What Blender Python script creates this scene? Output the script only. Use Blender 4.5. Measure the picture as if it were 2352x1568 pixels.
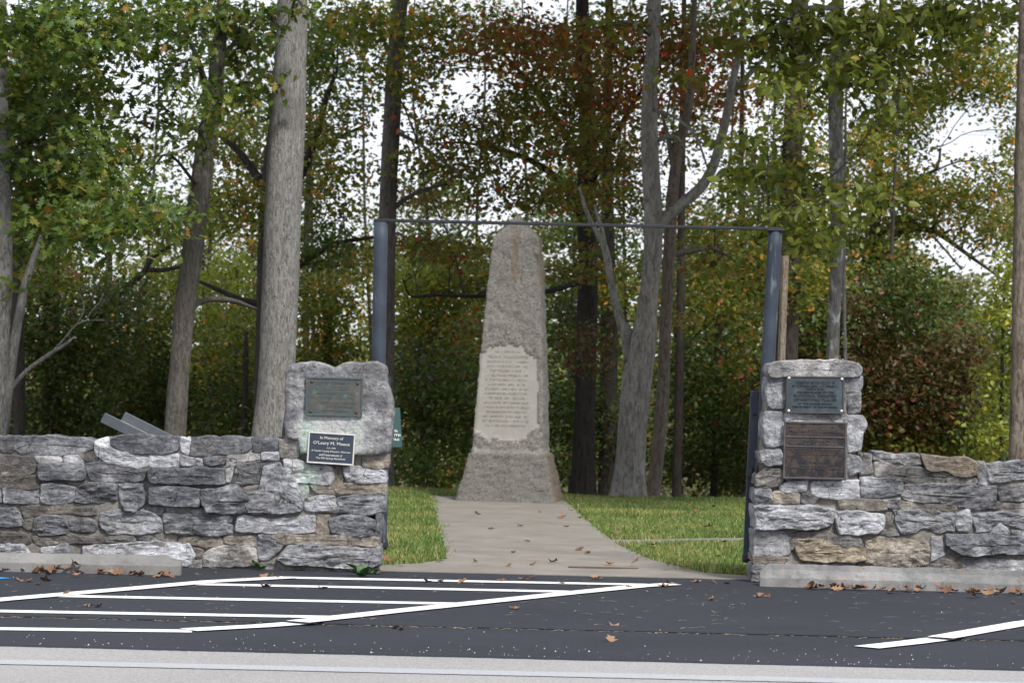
import bpy, math, random
import numpy as np
from mathutils import Vector, Matrix, noise
random.seed(7); rng = np.random.default_rng(7)
for o in list(bpy.data.objects): bpy.data.objects.remove(o)
scene = bpy.context.scene; COL = scene.collection
PI = math.pi

# ------------------------------------------------------------------ camera, sky, sun, exposure
F, W0, H0 = 7260.0, 2352.0, 1568.0           # focal length in pixels of a 2352 px wide picture
ROLL, HC = 0.024, 1.6
cam_d = bpy.data.cameras.new('camera'); cam = bpy.data.objects.new('camera', cam_d); COL.objects.link(cam)
cam_d.sensor_width = 36; cam_d.lens = 36*F/W0; cam_d.clip_start = .1; cam_d.clip_end = 4000
cam.matrix_world = Matrix.Translation((0, 0, HC)) @ Matrix.Rotation(PI/2+13/F, 4, 'X') @ Matrix.Rotation(ROLL, 4, 'Z')
cam_d.dof.use_dof = True; cam_d.dof.focus_distance = 19.5; cam_d.dof.aperture_fstop = 7.0
scene.camera = cam
SUN_EL, SUN_AZ = math.radians(48), math.radians(150)      # azimuth from +Y clockwise: behind the camera, to its right
world = bpy.data.worlds.new('World'); scene.world = world; world.use_nodes = True
wn = world.node_tree; wn.nodes.clear()
w_out = wn.nodes.new('ShaderNodeOutputWorld'); w_bg = wn.nodes.new('ShaderNodeBackground'); w_bg.inputs[1].default_value = .1
w_sky = wn.nodes.new('ShaderNodeTexSky'); w_sky.sky_type = 'NISHITA'; w_sky.sun_disc = False
w_sky.sun_elevation = SUN_EL; w_sky.sun_rotation = SUN_AZ
w_tc = wn.nodes.new('ShaderNodeTexCoord'); w_mp = wn.nodes.new('ShaderNodeMapping'); w_mp.inputs['Scale'].default_value = (3, 3, 9)
w_ns = wn.nodes.new('ShaderNodeTexNoise'); w_ns.inputs['Scale'].default_value = 3.0; w_ns.inputs['Detail'].default_value = 6
w_rp = wn.nodes.new('ShaderNodeValToRGB'); w_rp.color_ramp.elements[0].position = .30; w_rp.color_ramp.elements[1].position = .58
w_rp.color_ramp.elements[0].color = (.55, .55, .55, 1)
w_mx = wn.nodes.new('ShaderNodeMix'); w_mx.data_type = 'RGBA'; w_mx.inputs[7].default_value = (8.1, 8.35, 9.2, 1)
for a, b in ((w_tc.outputs['Generated'], w_mp.inputs[0]), (w_mp.outputs[0], w_ns.inputs['Vector']), (w_ns.outputs[0], w_rp.inputs[0]),
             (w_rp.outputs[0], w_mx.inputs[0]), (w_sky.outputs[0], w_mx.inputs[6]), (w_mx.outputs[2], w_bg.inputs[0]), (w_bg.outputs[0], w_out.inputs[0])):
    wn.links.new(a, b)
sun_d = bpy.data.lights.new('sun', 'SUN'); sun_d.energy = 3.2; sun_d.angle = math.radians(10); sun_d.color = (1, .96, .9)
sun = bpy.data.objects.new('sun', sun_d); COL.objects.link(sun); sun.location = (10, -10, 20)
sd = Vector((math.sin(SUN_AZ)*math.cos(SUN_EL), math.cos(SUN_AZ)*math.cos(SUN_EL), math.sin(SUN_EL)))
sun.rotation_euler = sd.to_track_quat('Z', 'Y').to_euler()
scene.view_settings.view_transform = 'Standard'; scene.view_settings.look = 'None'
scene.view_settings.exposure = 0.5; scene.view_settings.gamma = 1

# ------------------------------------------------------------------ helpers
CR, SR = math.cos(ROLL), math.sin(ROLL)
def P(u, v, Y):                      # where the line of sight measured at (u, v) of the photo stands at distance Y
    du, dv = u-W0/2, v-H0/2
    return Vector(((du*CR+dv*SR)*Y/F, Y, HC+(du*SR-dv*CR+13)*Y/F))
def S(sx, sy, Y): return P(sx*.6125, sy*.6125, Y)          # the same from full-size pixels
def G(u, v, z=0.0):                  # ... and where it meets the ground at height z
    du, dv = u-W0/2, v-H0/2
    Y = F*(HC-z)/-(du*SR-dv*CR+13)
    return Vector(((du*CR+dv*SR)*Y/F, Y, z))
def fr(x, y, z, o=4): return noise.fractal(Vector((x, y, z)), 1.0, 2.0, o)
def nz(x, y, z): return noise.noise(Vector((x, y, z)))
WB = {}                               # world position of each mesh's origin
def mesh_obj(name, vs, fs, mat=None, parent=None, base=None, smooth=True, attr=None):
    pw = WB.get(parent.name, parent.location.copy()) if parent is not None else None
    base = Vector(base) if base is not None else (pw.copy() if parent is not None else Vector((0, 0, 0)))
    me = bpy.data.meshes.new(name)
    b = np.array(base)
    va = np.asarray(vs, dtype=np.float64).reshape(-1, 3)-b
    if isinstance(fs, np.ndarray):
        n, m = fs.shape
        me.vertices.add(len(va)); me.vertices.foreach_set('co', va.astype(np.float32).ravel())
        me.loops.add(n*m); me.loops.foreach_set('vertex_index', fs.astype(np.int32).ravel())
        me.polygons.add(n); me.polygons.foreach_set('loop_start', np.arange(0, n*m, m, dtype=np.int32))
        me.update(calc_edges=True)
    else:
        me.from_pydata([tuple(v) for v in va], [], [tuple(f) for f in fs])
    if smooth: me.polygons.foreach_set('use_smooth', [True]*len(me.polygons))
    if attr is not None:
        a = me.color_attributes.new('Col', 'FLOAT_COLOR', 'POINT'); a.data.foreach_set('color', np.asarray(attr, dtype=np.float32).ravel())
    me.update()
    o = bpy.data.objects.new(name, me); COL.objects.link(o); o.location = base
    if parent is not None: o.parent = parent; o.location = base-pw
    WB[o.name] = base.copy()
    if mat: me.materials.append(mat)
    return o
def tag(o, label=None, cat=None, group=None, kind=None):
    for k, v in (('label', label), ('category', cat), ('group', group), ('kind', kind)):
        if v: o[k] = v
    return o
def thing(name, loc, label, cat, group=None):
    o = bpy.data.objects.new(name, None); COL.objects.link(o); o.location = loc; o.empty_display_size = .2
    return tag(o, label, cat, group)
class MB:
    def __init__(s): s.v = []; s.f = []
    def add(s, vs, fs):
        n = len(s.v); s.v += [Vector(v) for v in vs]; s.f += [tuple(i+n for i in f) for f in fs]; return s
    def box(s, c, size, b=.004, R=None):           # box with chamfered edges
        h = Vector(size)/2; b = min(b, min(h)*.9); vs = []; idx = {}
        for sx in (-1, 1):
            for sy in (-1, 1):
                for sz in (-1, 1):
                    for ax in range(3):
                        p = Vector((sx*(h.x-b), sy*(h.y-b), sz*(h.z-b))); p[ax] = (sx, sy, sz)[ax]*h[ax]
                        idx[(sx, sy, sz, ax)] = len(vs); vs.append(p)
        fs = []
        for ax in range(3):
            a, bb = [(1, 2), (2, 0), (0, 1)][ax]
            for sg in (-1, 1):
                q = []
                for (m, n) in ((-1, -1), (1, -1), (1, 1), (-1, 1)):
                    k = [0, 0, 0]; k[ax] = sg; k[a] = m; k[bb] = n; q.append(idx[(*k, ax)])
                fs.append(q if sg > 0 else q[::-1])
            for m in (-1, 1):                      # chamfers along axis ax
                for n in (-1, 1):
                    k0 = [0, 0, 0]; k0[a] = m; k0[bb] = n; k1 = k0[:]; k0[ax] = -1; k1[ax] = 1
                    q = [idx[(*k0, a)], idx[(*k1, a)], idx[(*k1, bb)], idx[(*k0, bb)]]
                    fs.append(q if m*n < 0 else q[::-1])
        for sx in (-1, 1):
            for sy in (-1, 1):
                for sz in (-1, 1):
                    q = [idx[(sx, sy, sz, i)] for i in range(3)]
                    fs.append(q if sx*sy*sz > 0 else q[::-1])
        R = R or Matrix.Identity(3)
        return s.add([R @ p+Vector(c) for p in vs], fs)
    def tube(s, pts, rad, n=8, wob=0, seed=0, cap=True):
        pts = [Vector(p) for p in pts]; vs = []; fs = []
        t0 = (pts[1]-pts[0]).normalized(); x = t0.orthogonal().normalized()
        if abs(t0.z) > .6: x = (Vector((1, 0, 0))-t0*t0.x).normalized()
        for i, p in enumerate(pts):
            t = (pts[min(i+1, len(pts)-1)]-pts[max(i-1, 0)]).normalized()
            x = (x-t*x.dot(t)).normalized(); y = t.cross(x)
            for k in range(n):
                a = 2*PI*k/n; r = rad[i]
                if wob: r *= 1+wob*(fr(math.cos(a)*1.3+seed, math.sin(a)*1.3, p.z*.8, 3)+.35*fr(math.cos(a)*5+seed, math.sin(a)*5, p.z*3.2, 3))
                vs.append(p+(x*math.cos(a)+y*math.sin(a))*r)
            if i:
                for k in range(n):
                    fs.append(((i-1)*n+k, (i-1)*n+(k+1) % n, i*n+(k+1) % n, i*n+k))
        if cap: fs.append(tuple(range(n))[::-1]); fs.append(tuple(range((len(pts)-1)*n, len(pts)*n)))
        return s.add(vs, fs)
    def build(s, name, mat, parent=None, base=None, smooth=False): return mesh_obj(name, s.v, s.f, mat, parent, base, smooth)
def smooth_path(pts, step):            # Catmull-Rom through points with a radius as 4th value
    pts = [tuple(p) for p in pts]; out = []
    q = [tuple(2*a-b for a, b in zip(pts[0], pts[1]))]+pts+[tuple(2*a-b for a, b in zip(pts[-1], pts[-2]))]
    for i in range(1, len(q)-2):
        d = math.dist(q[i][:3], q[i+1][:3]); m = max(1, int(d/step))
        for j in range(m):
            t = j/m
            out.append(tuple(.5*((2*b)+(c-a)*t+(2*a-5*b+4*c-d_)*t*t+(-a+3*b-3*c+d_)*t**3) for a, b, c, d_ in zip(q[i-1], q[i], q[i+1], q[i+2])))
    out.append(pts[-1]); return out

# ------------------------------------------------------------------ material helpers
def mat_new(name):
    m = bpy.data.materials.new(name); m.use_nodes = True; nt = m.node_tree
    return m, nt, nt.nodes['Principled BSDF']
def nd(nt, t, ins=None, **kw):
    n = nt.nodes.new('ShaderNode'+t)
    for k, v in kw.items(): setattr(n, k, v)
    for k, v in (ins or {}).items():
        if isinstance(v, bpy.types.NodeSocket): nt.links.new(v, n.inputs[k])
        else: n.inputs[k].default_value = v
    return n
def math_(nt, op, a, b=0.0, clamp=False): return nd(nt, 'Math', {0: a, 1: b}, operation=op, use_clamp=clamp).outputs[0]
def mixc(nt, f, a, b, bt='MIX'):
    n = nt.nodes.new('ShaderNodeMix'); n.data_type = 'RGBA'; n.blend_type = bt
    for k, v in ((0, f), (6, a), (7, b)):
        if isinstance(v, bpy.types.NodeSocket): nt.links.new(v, n.inputs[k])
        elif k == 0: n.inputs[k].default_value = v
        else: n.inputs[k].default_value = (*v[:3], 1)
    return n.outputs[2]
def ramp(nt, f, lo, hi, smooth=True):
    n = nd(nt, 'MapRange', {0: f, 1: lo, 2: hi, 3: 0.0, 4: 1.0}); n.interpolation_type = 'SMOOTHSTEP' if smooth else 'LINEAR'
    return n.outputs[0]
def coords(nt, scale=(1, 1, 1), rand=False, out='Object'):
    c = nd(nt, 'TexCoord').outputs[out]
    if rand:
        r = nd(nt, 'ObjectInfo').outputs['Random']
        off = nd(nt, 'CombineXYZ', {0: math_(nt, 'MULTIPLY', r, 37.), 1: math_(nt, 'MULTIPLY', r, 91.), 2: math_(nt, 'MULTIPLY', r, 53.)}).outputs[0]
        c = nd(nt, 'VectorMath', {0: c, 1: off}, operation='ADD').outputs[0]
    return nd(nt, 'Mapping', {0: c, 3: scale}).outputs[0]
def tex(nt, vec, scale, detail=4, rough=.6, dist=0.0): return nd(nt, 'TexNoise', {'Vector': vec, 'Scale': scale, 'Detail': detail, 'Roughness': rough, 'Distortion': dist}).outputs[0]
def bump(nt, b, h, strength=.5, dist=.01, prev=None):
    ins = {'Height': h, 'Strength': strength, 'Distance': dist}
    n = nd(nt, 'Bump', ins)
    if prev: nt.links.new(prev, n.inputs['Normal'])
    nt.links.new(n.outputs[0], b.inputs['Normal']); return n.outputs[0]
def setc(nt, b, c): nt.links.new(c, b.inputs['Base Color'])

def m_plain(name, col, rough=.6, metal=0, var=.25, sc=8, bmp=.15):
    m, nt, b = mat_new(name); v = coords(nt)
    n = tex(nt, v, sc, 5)
    setc(nt, b, mixc(nt, ramp(nt, n, .3, .7), [c*(1-var) for c in col], [c*(1+var) for c in col]))
    b.inputs['Roughness'].default_value = rough; b.inputs['Metallic'].default_value = metal
    bump(nt, b, tex(nt, v, sc*6, 3), bmp, .004); return m

def m_stone(patina=False):
    m, nt, b = mat_new('limestone_patina' if patina else 'limestone')
    v = coords(nt, rand=True); raw = coords(nt)
    tone = nd(nt, 'Attribute', attribute_type='OBJECT', attribute_name='tone').outputs['Fac']
    warm = nd(nt, 'Attribute', attribute_type='OBJECT', attribute_name='warm').outputs['Fac']
    vs = nd(nt, 'Mapping', {0: v, 3: (1, 1, 1.2)}).outputs[0]
    n1 = tex(nt, vs, 6.5, 10, .72, .35); n2 = tex(nt, v, 42, 6, .75); n3 = tex(nt, nd(nt, 'Mapping', {0: v, 3: (1, 1, 1.25)}).outputs[0], 19, 7, .72, .4)
    big = tex(nt, raw, 3.1, 5, .6, .3)                                # white lime bloom that runs over stones and joints alike
    f = math_(nt, 'ADD', math_(nt, 'SUBTRACT', math_(nt, 'ADD', math_(nt, 'MULTIPLY', n1, 1.5), math_(nt, 'MULTIPLY', n3, .9)), 1.38), math_(nt, 'MULTIPLY', tone, .88))
    f = math_(nt, 'ADD', f, math_(nt, 'MULTIPLY', math_(nt, 'SUBTRACT', n2, .5), .7))
    f = math_(nt, 'ADD', f, math_(nt, 'MULTIPLY', ramp(nt, big, .5, .68), .38))
    r = nd(nt, 'ValToRGB', {0: f}); cr = r.color_ramp
    cr.elements[0].position = 0; cr.elements[0].color = (.075, .079, .088, 1); cr.elements[1].position = 1; cr.elements[1].color = (.63, .64, .675, 1)
    for p, c in ((.25, (.145, .150, .163, 1)), (.5, (.27, .275, .29, 1)), (.74, (.44, .445, .47, 1))):
        e = cr.elements.new(p); e.color = c
    wr = nd(nt, 'ValToRGB', {0: f}); wc = wr.color_ramp
    wc.elements[0].position = 0; wc.elements[0].color = (.10, .085, .07, 1); wc.elements[1].position = 1; wc.elements[1].color = (.62, .53, .40, 1)
    e = wc.elements.new(.45); e.color = (.27, .225, .17, 1)
    wmask = math_(nt, 'ADD', warm, math_(nt, 'MULTIPLY', math_(nt, 'SUBTRACT', tex(nt, v, 4.2, 6), .52), .9), True)
    c = mixc(nt, wmask, r.outputs[0], wr.outputs[0])
    lich = ramp(nt, tex(nt, v, 17, 5, .65), .66, .74)                # small rust-orange lichen specks
    c = mixc(nt, math_(nt, 'MULTIPLY', lich, .4), c, (.34, .21, .10))
    pit = ramp(nt, tex(nt, vs, 55, 4, .7), .38, .30)
    c = mixc(nt, math_(nt, 'MULTIPLY', pit, .6), c, (.06, .06, .06))
    wv = nd(nt, 'VectorMath', {0: vs, 1: nd(nt, 'VectorMath', {0: nd(nt, 'TexNoise', {'Vector': v, 'Scale': 7.0, 'Detail': 5}).outputs['Color'], 1: (.22, .22, .22)}, operation='MULTIPLY').outputs[0]}, operation='ADD').outputs[0]
    vor = nd(nt, 'TexVoronoi', {'Vector': wv, 'Scale': 5.0}, feature='DISTANCE_TO_EDGE').outputs[0]
    crk = math_(nt, 'MULTIPLY', ramp(nt, vor, .016, .0), ramp(nt, tex(nt, raw, 5, 2), .5, .6))   # hairline cracks
    c = mixc(nt, math_(nt, 'MULTIPLY', crk, .75), c, (.045, .042, .04))
    if patina:                                                        # green run-off from the bronze plaque
        sx = nd(nt, 'SeparateXYZ', {0: raw})
        wob = math_(nt, 'MULTIPLY', math_(nt, 'SUBTRACT', tex(nt, raw, 7, 5), .5), .14)
        x = math_(nt, 'ADD', sx.outputs[0], wob)
        run = math_(nt, 'MULTIPLY', ramp(nt, math_(nt, 'ABSOLUTE', math_(nt, 'ADD', x, .205)), .09, .01), math_(nt, 'MULTIPLY', ramp(nt, sx.outputs[2], .45, .62), ramp(nt, sx.outputs[2], 1.10, 1.02)))
        run2 = math_(nt, 'MULTIPLY', ramp(nt, math_(nt, 'ABSOLUTE', math_(nt, 'SUBTRACT', x, .13)), .07, .0), math_(nt, 'MULTIPLY', ramp(nt, sx.outputs[2], .78, .9), ramp(nt, sx.outputs[2], 1.10, 1.02)))
        pale = math_(nt, 'MULTIPLY', ramp(nt, math_(nt, 'ABSOLUTE', math_(nt, 'ADD', x, .04)), .27, .20), math_(nt, 'MULTIPLY', ramp(nt, sx.outputs[2], .80, .90), ramp(nt, sx.outputs[2], 1.14, 1.06)))
        c = mixc(nt, math_(nt, 'MULTIPLY', pale, .7), c, mixc(nt, ramp(nt, n2, .3, .7), (.50, .51, .49), (.68, .70, .69)))
        c = mixc(nt, math_(nt, 'MULTIPLY', math_(nt, 'ADD', run, math_(nt, 'MULTIPLY', run2, .6), True), .6), c, mixc(nt, ramp(nt, n2, .35, .65), (.18, .29, .22), (.52, .64, .55)))
    setc(nt, b, c); b.inputs['Roughness'].default_value = .92; b.inputs['Specular IOR Level'].default_value = .2
    h = math_(nt, 'ADD', math_(nt, 'ADD', n3, math_(nt, 'MULTIPLY', n2, .5)), math_(nt, 'MULTIPLY', crk, -.6)); bump(nt, b, h, .9, .03); return m
M_STONE, M_STONEP = m_stone(), m_stone(True)
def m_mortar():
    m, nt, b = mat_new('mortar'); v = coords(nt); n = tex(nt, v, 4.5, 8, .7); n2 = tex(nt, v, 40, 5, .7)
    c = mixc(nt, ramp(nt, n, .35, .65), (.12, .11, .098), (.31, .285, .245)); c = mixc(nt, ramp(nt, n2, .3, .75), mixc(nt, .5, c, (.05, .05, .05)), c)
    setc(nt, b, c); b.inputs['Roughness'].default_value = .95; bump(nt, b, n2, .6, .012); return m
M_MORTAR = m_mortar()
def m_concrete(name, lo, hi, rust=.0, pits=.5, sc=1.0, patch=0.):
    m, nt, b = mat_new(name); v = coords(nt); n = tex(nt, v, 2.5*sc, 8, .65); n2 = tex(nt, v, 45*sc, 5, .7); n3 = tex(nt, v, 120*sc, 3, .7)
    c = mixc(nt, ramp(nt, n, .3, .7), lo, hi); c = mixc(nt, math_(nt, 'MULTIPLY', ramp(nt, n2, .42, .28), pits), c, [x*.35 for x in lo])
    c = mixc(nt, math_(nt, 'MULTIPLY', ramp(nt, n3, .55, .75), .35), c, [min(1, x*1.5) for x in hi])
    if patch: c = mixc(nt, math_(nt, 'MULTIPLY', ramp(nt, tex(nt, v, 7*sc, 7, .7), .52, .66), patch), c, [x*.45 for x in lo])
    if rust: c = mixc(nt, math_(nt, 'MULTIPLY', ramp(nt, tex(nt, v, 9*sc, 6, .7), .56, .68), rust), c, (.32, .19, .11))
    setc(nt, b, c); b.inputs['Roughness'].default_value = .92; b.inputs['Specular IOR Level'].default_value = .2
    bump(nt, b, math_(nt, 'ADD', n2, math_(nt, 'MULTIPLY', n3, .5)), .5, .008*sc); return m
M_STOPL = m_concrete('wheel_stop_concrete', (.13, .128, .122), (.225, .222, .212), 0, .7, 1, .2)
M_STOPR = m_concrete('weathered_wheel_stop_concrete', (.13, .13, .13), (.265, .262, .258), .5, .9, 1.2, .4)
M_PATH = m_concrete('path_concrete', (.185, .170, .148), (.25, .232, .204), 0, .5, .8, .12)
def m_asphalt():
    m, nt, b = mat_new('fresh_asphalt'); v = coords(nt); n = tex(nt, v, .7, 5); n2 = tex(nt, v, 95, 3, .8); n3 = tex(nt, v, 330, 2, .6)
    c = mixc(nt, ramp(nt, n, .35, .65), (.019, .0225, .032), (.028, .0325, .044)); c = mixc(nt, ramp(nt, n2, .25, .8), mixc(nt, .45, c, (.012, .012, .014)), mixc(nt, .25, c, (.075, .08, .095)))
    c = mixc(nt, math_(nt, 'MULTIPLY', ramp(nt, n3, .72, .82), .3), c, (.28, .28, .28))
    setc(nt, b, c); b.inputs['Roughness'].default_value = .85; b.inputs['Specular IOR Level'].default_value = .3; bump(nt, b, n2, .6, .012); return m
M_ASPH = m_asphalt()
def m_road():
    m, nt, b = mat_new('worn_road'); v = coords(nt); n = tex(nt, v, .5, 6); n2 = tex(nt, v, 70, 4, .8); n3 = tex(nt, v, 240, 2, .7)
    c = mixc(nt, ramp(nt, n, .3, .7), (.295, .287, .285), (.35, .34, .338)); c = mixc(nt, ramp(nt, n2, .3, .7), mixc(nt, .5, c, (.10, .095, .09)), mixc(nt, .35, c, (.52, .51, .50)))
    c = mixc(nt, math_(nt, 'MULTIPLY', ramp(nt, n3, .62, .75), .5), c, (.6, .6, .6))
    p0 = G(430, 1487, -.03)                                            # a scuffed patch of tar
    sx = nd(nt, 'SeparateXYZ', {0: v})
    dx = math_(nt, 'DIVIDE', math_(nt, 'SUBTRACT', sx.outputs[0], p0.x), .38); dy = math_(nt, 'DIVIDE', math_(nt, 'SUBTRACT', sx.outputs[1], p0.y-.02), .34)
    rr = math_(nt, 'SQRT', math_(nt, 'ADD', math_(nt, 'MULTIPLY', dx, dx), math_(nt, 'MULTIPLY', dy, dy)))
    st = tex(nt, nd(nt, 'Mapping', {0: v, 3: (1, .5, 1)}).outputs[0], 24, 6, .75)
    c = mixc(nt, math_(nt, 'MULTIPLY', ramp(nt, math_(nt, 'SUBTRACT', st, math_(nt, 'MULTIPLY', rr, .32)), .28, .40), .75), c, (.06, .06, .065))
    setc(nt, b, c); b.inputs['Roughness'].default_value = .9; b.inputs['Specular IOR Level'].default_value = .2; bump(nt, b, n2, .55, .01); return m
M_ROAD = m_road()
def m_paint(name, col, worn, under):
    m, nt, b = mat_new(name); v = coords(nt); n = tex(nt, v, 110, 5, .8)
    setc(nt, b, mixc(nt, ramp(nt, n, worn, worn-.12), col, under)); b.inputs['Roughness'].default_value = .7; bump(nt, b, n, .5, .008); return m
M_WHITE = m_paint('white_road_paint', (.80, .80, .80), .36, (.25, .25, .26))
M_FADED = m_paint('faded_road_paint', (.40, .42, .45), .54, (.31, .30, .30))
M_BLUE = m_paint('blue_road_paint', (.02, .25, .55), .36, (.05, .05, .06))
def m_bark(name, dark, light, sc=1.0, lichen=0., lcol=(.5, .53, .5), patchy=0.):
    m, nt, b = mat_new(name); v = coords(nt, rand=True)
    st = nd(nt, 'Mapping', {0: v, 3: (1, 1, .24)}).outputs[0]
    n = tex(nt, st, 30*sc, 7, .7, .8); n2 = tex(nt, nd(nt, 'Mapping', {0: v, 3: (1, 1, .4)}).outputs[0], 55*sc, 4, .7); n3 = tex(nt, v, 3, 5)
    f = math_(nt, 'ADD', math_(nt, 'MULTIPLY', n, .7), math_(nt, 'MULTIPLY', n2, .3))
    c = mixc(nt, ramp(nt, f, .38, .58), dark, light)
    c = mixc(nt, math_(nt, 'MULTIPLY', ramp(nt, n3, .45, .7), .5), c, [x*.62 for x in light])
    if lichen: c = mixc(nt, math_(nt, 'MULTIPLY', ramp(nt, tex(nt, nd(nt, 'Mapping', {0: v, 3: (1, 1, .5)}).outputs[0], 9, 6, .7), .52, .64), lichen), c, lcol)
    if patchy: c = mixc(nt, math_(nt, 'MULTIPLY', ramp(nt, tex(nt, nd(nt, 'Mapping', {0: v, 3: (1.5, 1.5, .5)}).outputs[0], 3, 4), .5, .6), patchy), c, dark)
    setc(nt, b, c); b.inputs['Roughness'].default_value = .95; b.inputs['Specular IOR Level'].default_value = .15
    bump(nt, b, f, 1.0, .05); return m
M_BARKPALE = m_bark('pale_furrowed_bark', (.11, .10, .093), (.325, .312, .298), 1.7, .4, (.33, .345, .325))
M_BARKGREY = m_bark('grey_bark', (.062, .055, .048), (.165, .148, .132), 1.2, .25, (.2, .205, .19))
M_BARKDARK = m_bark('shade_dark_bark', (.03, .026, .022), (.08, .07, .06), 1.0, .15, (.12, .12, .11))  # bark darkened to hold the gloom of the wood in its colour
M_BARKMAPLE = m_bark('smooth_grey_bark', (.12, .112, .10), (.31, .295, .268), .9, .45, (.38, .372, .35), .35)
M_BARKWHITE = m_bark('lichened_bark', (.10, .092, .083), (.25, .245, .23), 1.1, .9, (.50, .525, .515))
M_BARKBROWN = m_bark('ridged_brown_bark', (.085, .066, .05), (.24, .20, .16), .8, .1)
def m_leaf(name, trans=.35, gloss=.45):
    m, nt, b = mat_new(name); a = nd(nt, 'Attribute', attribute_name='Col').outputs['Color']
    setc(nt, b, a); b.inputs['Roughness'].default_value = gloss; b.inputs['Specular IOR Level'].default_value = .35
    t = nd(nt, 'BsdfTranslucent', {0: mixc(nt, 1.0, a, (1.25, 1.3, .7), 'MULTIPLY')})
    mx = nd(nt, 'MixShader', {0: trans, 1: b.outputs[0], 2: t.outputs[0]})
    nt.links.new(mx.outputs[0], nt.nodes['Material Output'].inputs[0]); return m
M_LEAF = m_leaf('leaf', .42); M_GRASS = m_leaf('grass_blade', .25, .6)
M_DEAD = None
def m_dead():
    m, nt, b = mat_new('dead_leaf'); v = coords(nt); r = nd(nt, 'ObjectInfo').outputs['Random']
    c = nd(nt, 'ValToRGB', {0: r}); e = c.color_ramp
    e.elements[0].color = (.11, .055, .028, 1); e.elements[1].color = (.34, .21, .115, 1)
    x = e.elements.new(.4); x.color = (.20, .105, .05, 1); x = e.elements.new(.75); x.color = (.27, .155, .08, 1)
    setc(nt, b, mixc(nt, math_(nt, 'MULTIPLY', tex(nt, v, 30, 4), .7), c.outputs[0], (.12, .055, .03))); b.inputs['Roughness'].default_value = .7; return m
M_DEAD = m_dead()
M_STRAW = m_plain('straw', (.45, .36, .22), .8); M_GRAVEL = m_plain('gravel_chip', (.55, .54, .52), .9)

# ------------------------------------------------------------------ ground, lot, path, lawn
def gz(x, y):
    if y < 22.35: return -.09
    z = -.016
    if y < 22.6: z -= .06*(22.6-y)/.25
    if y > 35: z -= .05*(y-35)+.012*min(y-35, 4) if y < 95 else 3.05
    if y > 30: z += .03*fr(x*.3, y*.3, 1)*min(1, (y-30)/5)
    return z
xs = [-1500, -300, -80, -40]+[-24+i for i in range(49)]+[40, 80, 300, 1500]
ys = [-1500, -200, -20, 10, 20, 22.3, 22.36, 22.6]+[23+i*1.0 for i in range(40)]+[65, 70, 80, 90, 95, 130, 200, 500, 2500]
mg, ntg, bg = mat_new('woodland_floor'); vg = coords(ntg); ng = tex(ntg, vg, 9, 7, .75)
setc(ntg, bg, mixc(ntg, ramp(ntg, ng, .35, .65), (.03, .026, .016), (.115, .075, .035))); bg.inputs['Roughness'].default_value = 1; bump(ntg, bg, ng, .8, .05)
tag(mesh_obj('ground', [(x, y, gz(x, y)) for y in ys for x in xs],
    [(j*len(xs)+i, j*len(xs)+i+1, (j+1)*len(xs)+i+1, (j+1)*len(xs)+i) for j in range(len(ys)-1) for i in range(len(xs)-1)], mg), kind='structure')
def slab(name, x0, x1, near, far, z, th, mat, rag=0., step=.03, parent=None):   # a sheet with ragged near edge and real thickness
    n = int((x1-x0)/step); vs = []; fs = []
    for i in range(n+1):
        x = x0+(x1-x0)*i/n
        r = rag*(fr(x*2.2, near, 3.1, 5)*.9+.6*fr(x*14, near, 7.7, 3))
        yn = near+r
        vs += [(x, yn+.008, z-th), (x, yn, z-.008), (x, yn+.012, z), (x, far, z)]
        if i:
            a, b = (i-1)*4, i*4
            fs += [(a, b, b+1, a+1), (a+1, b+1, b+2, a+2), (a+2, b+2, b+3, a+3)]
    return mesh_obj(name, vs, fs, mat, parent, smooth=False)
Z_ROAD, Z_NEAR = -.024, -.014
road = tag(mesh_obj('road', [(-400, -200, Z_ROAD), (400, -200, Z_ROAD), (400, 16.9, Z_ROAD), (-400, 16.9, Z_ROAD)], [(0, 1, 2, 3)], M_ROAD), kind='structure')
lot = tag(slab('parking_lot', -9, 9, 18.12, 22.33, 0, .03, M_ASPH, .018), kind='structure')
edge = slab('asphalt_strip', -9, 9, 16.5, 18.22, Z_NEAR, .02, M_ASPH, .016, parent=lot)
def strip(name, pts, w, mat, parent, z, rag=.004):
    """painted line through ground points, ragged edges; crosses sit 4 mm apart through z"""
    c = []
    for a, b in zip(pts[:-1], pts[1:]):
        m = max(1, int((b-a).length/.03)); c += [a.lerp(b, i/m) for i in range(m)]
    c.append(pts[-1]); vs = []; fs = []
    for i, p in enumerate(c):
        t = (c[min(i+1, len(c)-1)]-c[max(0, i-1)]).normalized(); s = Vector((-t.y, t.x, 0))
        e = rag*nz(p.x*23, p.y*23, 2); e2 = rag*nz(p.x*23, p.y*23, 9)
        vs += [(p.x+s.x*(w/2+e), p.y+s.y*(w/2+e), z), (p.x-s.x*(w/2+e2), p.y-s.y*(w/2+e2), z)]
        if i: fs.append((2*i-1, 2*i+1, 2*i, 2*i-2))
    return mesh_obj(name, vs, fs, mat, parent, smooth=False)
def gl(pts, z=0): return [G(u, v, z) for u, v in pts]
WL = .165
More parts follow.
